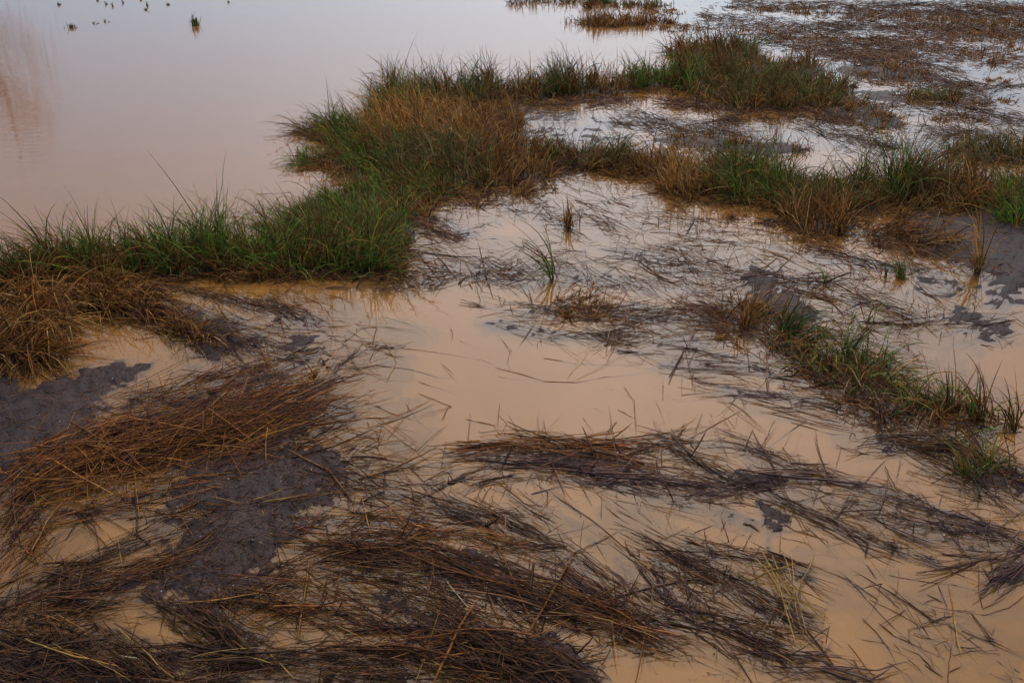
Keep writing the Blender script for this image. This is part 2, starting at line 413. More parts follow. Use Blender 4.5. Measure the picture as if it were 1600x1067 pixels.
    ('grass_patch', 'round brown grass streak in the middle of the flooded field', [(1352, 28, 34, 4)], 320, (.12, .26), 80, DRY, 40),
    ('grass_patch', 'long brown grass streak reaching the right edge of the flooded field', [(1430, 28, 34, 4), (1500, 32, 40, 4)], 600, (.14, .28), 80, DRY, 40),
    ('grass_patch', 'rust brown grass streak at the upper right corner', [(1560, 36, 46, 5), (1575, 14, 40, 4)], 620, (.14, .28), 80, DRY, 44),
    ('grass_patch', 'reddish grass streak behind the back slope of the upper bank', [(1210, 50, 45, 5), (1260, 62, 40, 5)], 560, (.12, .26), 60, DRY, 36),
    ('grass_patch', 'thin brown grass streak across the flooded field', [(1330, 62, 50, 4), (1400, 68, 50, 4)], 500, (.1, .22), 60, DRY, 32),
    ('grass_patch', 'dark brown grass patch near the right edge of the flooded field', [(1530, 58, 30, 6), (1590, 64, 20, 5)], 520, (.14, .26), 80, DRY, 44),
    ('grass_patch', 'low sparse tuft streak above the shining water, flooded field right', [(1500, 85, 20, 4), (1575, 78, 25, 4)], 240, (.1, .22), 60, DRY, 34),
    ('grass_patch', 'sparse reddish stalks standing in the shining water, flooded field', [(1560, 100, 24, 5), (1540, 82, 18, 4)], 70, (.14, .36), 80, DRY, 60),
    ('grass_patch', 'low brown patch under the right end of the olive drift', [(1500, 186, 40, 7), (1560, 160, 36, 5)], 380, (.12, .26), 60, DRY, 34),
    ('grass_patch', 'small brown tuft floating in shining water by the right edge', [(1563, 126, 18, 3)], 130, (.08, .16), 60, DRY, 30),
]

# flattened reed mats: (label, [(path, half width px, stems, (length px), palette, (z low, z high) m, jitter deg)])
RUST, BROWN, DUSK, GOLD, UMBER = 'rust', 'brown', 'dusk', 'gold', 'umber'
MATS = [
    ('thick rust brown raft of flattened reeds between the left mud and the tan pool', [
        ([(40, 745), (180, 690), (330, 645), (450, 605)], 24, 1150, (60, 170), RUST, (.0, .16), 10),
        ([(80, 750), (250, 712), (400, 680), (525, 645)], 20, 1150, (60, 170), RUST, (.0, .18), 11),
        ([(150, 715), (300, 680), (430, 655)], 16, 420, (60, 150), RUST, (.06, .22), 14),
        ([(200, 635), (320, 600), (420, 580), (490, 555)], 9, 200, (50, 120), DARK, (-.01, .03), 14)]),
    ('dark reeds scattered in tan water behind the rust brown raft', [
        ([(320, 575), (450, 560), (540, 545)], 14, 110, (40, 110), DUSK, (-.015, .015), 24),
        ([(400, 640), (500, 610), (590, 590)], 13, 110, (40, 110), DARK, (-.01, .03), 16),
        ([(470, 600), (540, 620), (610, 650)], 16, 50, (30, 80), BROWN, (-.012, .02), 25)]),
    ('reddish reed band on the mud just below the rust brown raft', [
        ([(60, 802), (180, 782), (300, 760), (460, 738), (560, 730)], 11, 330, (60, 170), RUST, (-.015, .03), 8),
        ([(120, 800), (280, 806), (420, 790), (520, 775)], 8, 200, (60, 150), BROWN, (-.012, .02), 9),
        ([(340, 790), (430, 785), (520, 772)], 2, 14, (80, 140), GOLD, (.02, .03), 5)]),
    ('loose reed tangle right of the rust brown raft, over tan water', [
        ([(470, 705), (560, 690), (640, 690)], 16, 170, (40, 110), BROWN, (-.012, .03), 18),
        ([(520, 735), (600, 740), (680, 745)], 16, 170, (40, 110), DARK, (-.012, .03), 26)]),
    ('short straw sheaf pointing up right, cut by the left edge', [
        ([(-10, 835), (20, 800), (50, 772)], 16, 130, (50, 110), BROWN, (.0, .06), 12),
        ([(-5, 800), (50, 795)], 10, 50, (40, 80), DARK, (.0, .03), 20)]),
    ('thin diagonal reed bundle crossing the lower left tan pool', [
        ([(75, 815), (115, 775), (155, 738)], 3, 24, (60, 110), BROWN, (.005, .03), 5),
        ([(-10, 870), (40, 830), (70, 805)], 9, 80, (60, 110), BROWN, (-.01, .03), 8)]),
    ('reed bundle rising right from the left edge below the diagonal bundle', [
        ([(0, 920), (50, 875), (100, 835)], 16, 120, (50, 110), BROWN, (-.012, .03), 10),
        ([(20, 900), (60, 860), (75, 840)], 5, 30, (40, 80), RUST, (.01, .04), 9)]),
    ('long dark reed swath climbing from the left edge to the mud', [
        ([(20, 925), (120, 885), (230, 842), (310, 812)], 8, 210, (60, 160), DARK, (-.01, .03), 7),
        ([(60, 925), (200, 890), (330, 858)], 12, 240, (60, 150), BROWN, (-.01, .04), 9),
        ([(170, 890), (250, 874), (320, 862)], 3, 10, (90, 150), GOLD, (.03, .04), 4)]),
    ('brown reed swath below the mud at the left edge', [
        ([(-10, 965), (100, 940), (230, 925)], 12, 240, (60, 140), BROWN, (-.012, .03), 9),
        ([(-10, 1000), (80, 975), (150, 965)], 14, 150, (60, 130), BROWN, (-.012, .03), 14)]),
    ('dark tangled reed heap in the bottom left corner', [
        ([(-10, 1005), (80, 1005), (180, 1030), (290, 1067)], 24, 420, (60, 150), UMBER, (.0, .09), 22),
        ([(-10, 1050), (120, 1040), (260, 1060)], 20, 340, (60, 150), DARK, (-.01, .06), 22),
        ([(-5, 1000), (70, 1015), (140, 1045)], 10, 24, (70, 140), GOLD, (.06, .1), 16)]),
    ('dense dark olive reed sheaf sloping down right near the bottom left pool', [
        ([(282, 948), (340, 980), (400, 1020)], 14, 320, (50, 110), UMBER, (.0, .08), 14)]),
    ('dark horizontal reed swath along the bottom edge, left of centre', [
        ([(260, 1030), (400, 1035), (520, 1030), (640, 1040)], 12, 300, (70, 160), DARK, (-.01, .05), 9),
        ([(300, 1040), (420, 1030)], 4, 16, (80, 130), GOLD, (.04, .07), 6),
        ([(330, 1062), (480, 1058), (620, 1062)], 10, 240, (70, 150), DARK, (-.01, .04), 10)]),
    ('brown reed swath between the dark mud and the long central sweep', [
        ([(320, 930), (430, 925), (540, 930), (640, 955)], 18, 330, (60, 150), BROWN, (-.012, .05), 14),
        ([(340, 955), (430, 955), (520, 965)], 10, 120, (60, 130), RUST, (-.012, .02), 12),
        ([(430, 985), (520, 985), (610, 1000)], 14, 150, (50, 120), DARK, (-.012, .03), 18)]),
    ('reddish reed streaks fanning right from the dark mud tip', [
        ([(415, 830), (500, 822), (600, 812), (690, 830)], 8, 190, (60, 150), RUST, (-.016, .015), 8),
        ([(430, 850), (520, 862), (620, 858)], 9, 130, (60, 130), BROWN, (-.016, .015), 10),
        ([(450, 890), (540, 878), (620, 882)], 12, 190, (60, 130), BROWN, (-.012, .03), 12)]),
    ('long curved reed sweep through the bottom centre', [
        ([(540, 845), (640, 858), (760, 892), (880, 935), (960, 968), (1020, 995)], 16, 640, (70, 190), BROWN, (-.015, .05), 7),
        ([(560, 880), (680, 892), (790, 925), (900, 962)], 14, 420, (70, 170), DARK, (-.015, .05), 10),
        ([(660, 836), (750, 838), (830, 852)], 4, 90, (50, 110), RUST, (.02, .05), 8),
        ([(900, 925), (960, 950), (1000, 980)], 8, 120, (50, 120), RUST, (.01, .05), 10)]),
    ('thin purple reed arcs bending down on the right of the central sweep', [
        ([(800, 800), (870, 845), (930, 905), (1000, 975)], 12, 170, (70, 160), DUSK, (-.016, .015), 7),
        ([(850, 790), (920, 830), (980, 885), (1050, 970)], 8, 90, (80, 160), DUSK, (-.016, .015), 6),
        ([(780, 870), (870, 905), (950, 955)], 16, 180, (80, 160), DUSK, (-.02, .01), 7)]),
    ('dense dark reed bank at the bottom edge, right of centre', [
        ([(600, 940), (680, 965), (760, 1005), (840, 1040), (920, 1075)], 16, 560, (60, 150), DARK, (.0, .08), 12),
        ([(690, 985), (780, 1020), (880, 1065)], 20, 420, (50, 130), UMBER, (.0, .09), 18),
        ([(640, 1010), (740, 1000), (850, 1010)], 12, 120, (60, 130), RUST, (.03, .09), 16)]),
    ('straw topped reed swath cut by the bottom edge', [
        ([(560, 1020), (640, 1018), (720, 1050), (780, 1080)], 8, 170, (60, 150), BROWN, (.0, .06), 9),
        ([(600, 1045), (700, 1055), (800, 1070)], 10, 170, (60, 140), UMBER, (-.01, .05), 14)]),
    ('purple reed fan opening right from a scum point, below the red band', [
        ([(682, 764), (730, 742), (775, 725)], 3, 50, (50, 110), DUSK, (-.006, .015), 4),
        ([(690, 770), (770, 748), (850, 744), (885, 758)], 5, 90, (50, 120), DUSK, (-.01, .01), 7),
        ([(670, 752), (705, 788), (760, 806), (850, 808)], 7, 120, (40, 100), DARK, (-.006, .02), 14)]),
    ('dark reed streak running down right from the reed tangle to the central sweep', [
        ([(530, 750), (620, 770), (700, 795), (780, 820), (850, 850)], 9, 240, (60, 150), DARK, (-.015, .025), 8),
        ([(560, 790), (650, 812), (740, 826)], 8, 110, (50, 120), DUSK, (-.016, .01), 9)]),
    ('reddish purple reed band floating across the middle of the tan pool', [
        ([(725, 707), (850, 700), (960, 700), (1070, 690)], 6, 300, (60, 160), RUST, (-.014, .02), 5),
        ([(770, 715), (900, 728), (1020, 748), (1130, 768)], 7, 330, (70, 170), DUSK, (-.014, .025), 5),
        ([(820, 700), (930, 712), (1040, 735)], 7, 220, (70, 150), BROWN, (-.01, .03), 7)]),
    ('submerged violet reed streaks under the reddish purple band', [
        ([(900, 738), (1000, 765), (1100, 795), (1180, 820)], 8, 200, (90, 190), DUSK, (-.022, .006), 4)]),
    ('scum laden reed knot where two bands meet, right of centre', [
        ([(1040, 700), (1090, 725), (1170, 765)], 8, 170, (40, 110), DARK, (-.01, .03), 16),
        ([(1050, 760), (1130, 768), (1200, 755), (1265, 742)], 4, 130, (50, 120), DUSK, (-.008, .02), 8)]),
    ('thin reed streaks arching over open water above the scum knot', [
        ([(1050, 682), (1150, 700), (1250, 735)], 7, 100, (60, 150), DUSK, (-.015, .015), 7),
        ([(1150, 690), (1200, 710), (1290, 745), (1380, 765)], 5, 70, (60, 150), DUSK, (-.012, .02), 7)]),
    ('long dark reed sweep curving to the right edge', [
        ([(1200, 745), (1300, 752), (1390, 770), (1470, 802), (1620, 860)], 7, 290, (80, 200), DUSK, (-.012, .02), 5),
        ([(1200, 770), (1280, 808), (1350, 842), (1460, 878)], 9, 260, (80, 180), DARK, (-.016, .02), 6),
        ([(1230, 765), (1330, 790), (1430, 828), (1560, 850)], 12, 230, (80, 180), DUSK, (-.018, .015), 7)]),
    ('short reed bundle ending in pale broken stalks over open tan water', [
        ([(1075, 855), (1150, 868), (1210, 880), (1268, 900)], 6, 130, (60, 140), DARK, (-.01, .03), 7),
        ([(1050, 872), (1120, 900), (1190, 940), (1250, 968)], 13, 330, (60, 150), DARK, (-.014, .05), 10),
        ([(1140, 890), (1200, 915), (1250, 950)], 12, 60, (60, 130), GOLD, (.03, .08), 22)]),
    ('dark reed bundle pointing down right below the pale broken stalks', [
        ([(1030, 962), (1120, 978), (1220, 1008)], 8, 190, (70, 150), DARK, (-.012, .03), 8),
        ([(960, 900), (1050, 940), (1150, 968)], 8, 110, (80, 160), DUSK, (-.016, .015), 7)]),
    ('broken reed stubs in tan water at the end of the central sweep', [
        ([(930, 965), (1000, 975), (1060, 1005)], 14, 110, (30, 90), DARK, (-.006, .04), 38),
        ([(920, 1015), (1000, 1010), (1060, 1018)], 7, 40, (50, 110), DARK, (-.006, .02), 12)]),
    ('reed streaks cut by the bottom edge, right of the open inlet', [
        ([(1200, 1036), (1270, 1045), (1350, 1068)], 10, 120, (60, 150), DUSK, (-.012, .02), 9)]),
    ('faint fine strands sunk in the open inlet among the long slanting reeds', [
        ([(1310, 880), (1400, 950), (1490, 1045)], 26, 70, (60, 170), DUSK, (-.022, -.002), 7),
        ([(1400, 900), (1500, 935), (1600, 985)], 20, 70, (60, 150), DUSK, (-.022, .002), 12),
        ([(1460, 990), (1530, 1020), (1610, 1060)], 22, 50, (50, 130), DUSK, (-.020, .002), 14)]),
    ('fine strands half sunk in the inlet between the dark bundles', [
        ([(1000, 890), (1060, 930), (1130, 960)], 16, 90, (60, 140), DUSK, (-.020, .0), 9),
        ([(960, 800), (1060, 850), (1150, 880)], 14, 80, (60, 150), DUSK, (-.022, .0), 7),
        ([(1100, 1000), (1190, 1030), (1290, 1060)], 14, 80, (60, 140), DUSK, (-.02, .004), 10)]),
    ('scum smeared reed clump entering from the right edge', [
        ([(1490, 885), (1550, 868), (1620, 848)], 3, 50, (60, 130), DARK, (-.004, .02), 6),
        ([(1555, 905), (1610, 870)], 10, 150, (40, 100), DUSK, (-.006, .03), 14)]),
    ('sunken olive reed mat at the right edge below the diagonal clump', [
        ([(1400, 690), (1490, 700), (1560, 728), (1620, 765)], 11, 300, (60, 150), UMBER, (-.015, .04), 10),
        ([(1470, 735), (1540, 770), (1620, 800)], 10, 150, (60, 140), DARK, (-.015, .03), 12)]),
    ('purple reed curl hooking down into the central pool', [
        ([(518, 598), (532, 568), (570, 547), (640, 540)], 3, 70, (40, 90), DUSK, (-.006, .015), 6),
        ([(400, 548), (470, 545), (540, 530)], 7, 50, (50, 120), DUSK, (-.01, .02), 12)]),
    ('long thin brown reeds trailing right from the left bank shallow', [
        ([(320, 480), (380, 508), (450, 520), (600, 514)], 3, 40, (80, 160), BROWN, (-.004, .02), 5),
        ([(260, 450), (340, 462), (420, 480), (490, 505)], 6, 150, (50, 120), BROWN, (-.01, .03), 8),
        ([(420, 470), (480, 490), (530, 520)], 8, 60, (40, 90), RUST, (-.006, .04), 22)]),
    ('dark brown reed heap at the water edge right of the left bank', [
        ([(230, 475), (300, 500), (370, 535)], 13, 330, (40, 110), BROWN, (.0, .08), 15),
        ([(300, 550), (380, 545), (440, 535)], 8, 110, (40, 100), DARK, (-.01, .03), 14)]),
    ('tangled straw and thin reeds right of the left bank end', [
        ([(600, 440), (660, 438), (720, 420)], 10, 170, (25, 80), BROWN, (-.01, .07), 40),
        ([(470, 440), (560, 445), (640, 450)], 5, 60, (40, 90), DUSK, (-.01, .02), 8)]),
    ('tangled thin reeds spread over the water at the centre', [
        ([(740, 425), (830, 428), (900, 425), (960, 440)], 11, 220, (25, 80), UMBER, (-.01, .06), 42),
        ([(660, 400), (740, 425), (820, 440)], 6, 70, (50, 110), DUSK, (-.014, .01), 7)]),
    ('purple and brown reed drift pointing left into the central pool', [
        ([(770, 470), (850, 482), (940, 490)], 5, 90, (60, 140), DUSK, (-.018, .006), 5),
        ([(840, 490), (950, 485), (1080, 490), (1190, 500)], 9, 330, (50, 120), BROWN, (-.006, .06), 14)]),
    ('lower brown reed drift with loose ends above the empty tan pool', [
        ([(775, 508), (860, 522), (960, 528), (1090, 540)], 8, 190, (60, 140), DARK, (-.014, .025), 10),
        ([(950, 520), (1050, 515), (1150, 515)], 8, 150, (50, 120), BROWN, (-.006, .05), 16),
        ([(980, 545), (1080, 552), (1180, 560)], 6, 100, (60, 140), DUSK, (-.016, .012), 7)]),
    ('thin reed drift between the right bank and the brown drift', [
        ([(970, 395), (1060, 412), (1170, 438)], 9, 180, (50, 120), DARK, (-.012, .03), 13),
        ([(960, 440), (1060, 452), (1150, 468)], 9, 150, (50, 120), DARK, (-.012, .03), 13)]),
    ('horizontal violet reed streaks below the front of the right bank', [
        ([(1030, 340), (1120, 338), (1200, 345)], 4, 60, (50, 110), DUSK, (-.012, .012), 6),
        ([(1040, 365), (1130, 362), (1220, 372)], 3, 45, (50, 110), DUSK, (-.012, .012), 6),
        ([(1060, 382), (1160, 386), (1300, 402)], 4, 90, (60, 130), DARK, (-.012, .02), 7)]),
    ('dark reed streaks slanting down right past the grey scum', [
        ([(1150, 425), (1260, 436), (1370, 448)], 5, 130, (60, 130), DUSK, (-.014, .015), 7),
        ([(1240, 440), (1330, 462), (1430, 500)], 7, 190, (50, 120), BROWN, (-.01, .04), 9),
        ([(1190, 470), (1290, 500), (1400, 540)], 10, 150, (60, 140), DUSK, (-.018, .01), 9)]),
    ('brown reed wedge below the dry slope of the right bank', [
        ([(1290, 400), (1370, 415), (1450, 430)], 6, 130, (40, 100), DARK, (-.008, .03), 10),
        ([(1370, 370), (1430, 390), (1500, 405)], 8, 200, (40, 100), BROWN, (.0, .06), 16)]),
    ('thin dark stems across the purple mud flat on the right', [
        ([(1440, 515), (1520, 510), (1610, 498)], 4, 50, (50, 110), DARK, (.0, .03), 8),
        ([(1440, 480), (1500, 500), (1600, 480)], 18, 90, (30, 80), DARK, (.0, .03), 30),
        ([(1540, 420), (1600, 410)], 16, 80, (30, 80), BROWN, (.0, .04), 30)]),
    ('flattened dead stems beneath the sprawling diagonal clump', [
        ([(1100, 495), (1190, 525), (1290, 580), (1400, 635), (1490, 662)], 15, 560, (50, 130), BROWN, (-.012, .05), 20),
        ([(1250, 560), (1330, 600), (1420, 640)], 18, 220, (50, 120), DARK, (-.012, .03), 16)]),
    ('violet sunken reed streaks left of the sprawling diagonal clump', [
        ([(1050, 572), (1160, 572), (1290, 598)], 7, 210, (80, 170), DUSK, (-.02, .008), 5),
        ([(1140, 612), (1260, 624), (1400, 655)], 7, 180, (80, 170), DUSK, (-.02, .012), 5)]),
    ('thin stems floating on open water below the sprawling diagonal clump', [
        ([(1190, 640), (1280, 660), (1400, 678)], 7, 60, (70, 150), BROWN, (-.01, .015), 8),
        ([(1330, 690), (1430, 690), (1500, 690)], 8, 80, (60, 130), UMBER, (-.014, .015), 10)]),
    ('russet reed fringe fallen into the pool under the green neck', [
        ([(600, 325), (650, 345), (710, 368)], 8, 240, (35, 90), RUST, (-.006, .06), 12),
        ([(610, 358), (670, 366), (725, 372)], 3, 40, (40, 80), DUSK, (-.01, .015), 6)]),
    ('fine dark stem tangle around the lone dry tuft', [
        ([(800, 318), (850, 334), (905, 352)], 9, 110, (25, 70), DARK, (-.008, .05), 34)]),
    ('thin dark streaks on the upper tan pool below the right bank', [
        ([(890, 280), (960, 300), (1050, 320)], 12, 80, (40, 90), DUSK, (-.012, .012), 9),
        ([(930, 330), (1010, 345), (1080, 352)], 10, 50, (40, 90), DUSK, (-.012, .015), 12)]),
    ('brown stem litter in the shallow along the central bank right side', [
        ([(800, 235), (850, 228), (900, 240)], 8, 170, (25, 70), DARK, (.0, .04), 22),
        ([(830, 285), (880, 268), (980, 262)], 6, 110, (25, 70), DARK, (-.004, .03), 20)]),
    ('dark drifted stems along the far side of the blue pool', [
        ([(790, 172), (880, 165), (990, 158)], 5, 130, (25, 70), DARK, (-.004, .03), 14),
        ([(980, 180), (1050, 205), (1130, 215)], 7, 90, (25, 70), DARK, (-.006, .03), 20)]),
    ('brown litter fringe along the foot of the upper bank', [
        ([(1040, 165), (1150, 172), (1260, 172), (1340, 195)], 4, 200, (25, 60), BROWN, (.0, .05), 14),
        ([(1250, 190), (1330, 212), (1400, 225)], 8, 120, (25, 60), DARK, (-.006, .02), 14)]),
    ('dark stem streaks across the flooded field near the right edge', [
        ([(1380, 160), (1480, 172), (1610, 190)], 8, 150, (25, 70), DARK, (-.006, .03), 10),
        ([(1450, 205), (1530, 215), (1610, 225)], 8, 110, (25, 70), DARK, (-.006, .03), 12),
        ([(1480, 132), (1550, 136), (1610, 134)], 4, 60, (25, 60), DARK, (-.006, .02), 10)]),
    ('brown stem streaks across the middle of the flooded field', [
        ([(1180, 60), (1330, 72), (1500, 78)], 8, 330, (15, 50), BROWN, (-.004, .04), 8),
        ([(1300, 85), (1400, 96), (1500, 108)], 7, 220, (15, 50), BROWN, (-.004, .04), 10),
        ([(1250, 78), (1330, 88), (1420, 98)], 6, 140, (15, 50), RUST, (-.004, .04), 10)]),
    ('fine brown litter strewn across the channel between central bank and pools', [
        ([(640, 395), (780, 400), (960, 420)], 20, 170, (30, 80), DARK, (-.010, .02), 24),
        ([(900, 330), (1000, 370), (1100, 400)], 22, 190, (30, 90), BROWN, (-.010, .02), 22),
        ([(680, 345), (760, 330), (850, 320)], 12, 70, (25, 70), DARK, (-.010, .02), 26)]),
    ('wispy brown litter in shallow water right of the central drift', [
        ([(1080, 400), (1220, 420), (1380, 470)], 24, 260, (30, 90), BROWN, (-.012, .03), 20),
        ([(1180, 460), (1300, 480), (1440, 520)], 20, 220, (30, 90), DARK, (-.012, .02), 22),
        ([(1330, 540), (1420, 570), (1520, 620)], 18, 120, (30, 90), BROWN, (-.014, .02), 24)]),
    ('wispy dark litter between the left bank and the golden triangle reed', [
        ([(380, 520), (470, 545), (560, 560)], 18, 170, (30, 90), DARK, (-.012, .02), 24),
        ([(430, 470), (520, 490), (620, 520)], 12, 80, (40, 100), BROWN, (-.012, .02), 18)]),
    ('thin litter along the blue pool and behind the right bank', [
        ([(960, 190), (1080, 200), (1200, 215)], 10, 190, (18, 50), BROWN, (-.004, .04), 24),
        ([(1250, 205), (1400, 225), (1560, 235)], 12, 200, (18, 50), DARK, (-.006, .03), 18)]),
    ('low brown stubble covering the middle of the flooded field', [
        ([(1340, 110), (1440, 122), (1540, 150)], 9, 260, (14, 44), BROWN, (-.004, .05), 14),
        ([(1380, 70), (1480, 80), (1610, 95)], 10, 300, (12, 40), RUST, (-.004, .05), 12),
        ([(1100, 30), (1220, 40), (1330, 50)], 8, 260, (12, 36), BROWN, (-.004, .05), 10),
        ([(1420, 45), (1520, 55), (1610, 60)], 8, 260, (12, 36), RUST, (-.004, .05), 10)]),
    ('brown stem streaks across the far edge of the flooded field', [
        ([(1150, 8), (1330, 12), (1610, 8)], 6, 420, (12, 40), BROWN, (-.004, .05), 6),
        ([(1330, 20), (1480, 22), (1610, 24)], 6, 380, (12, 40), BROWN, (-.004, .05), 6),
        ([(1280, 40), (1420, 44), (1610, 48)], 7, 420, (12, 40), BROWN, (-.004, .05), 6)]),
]

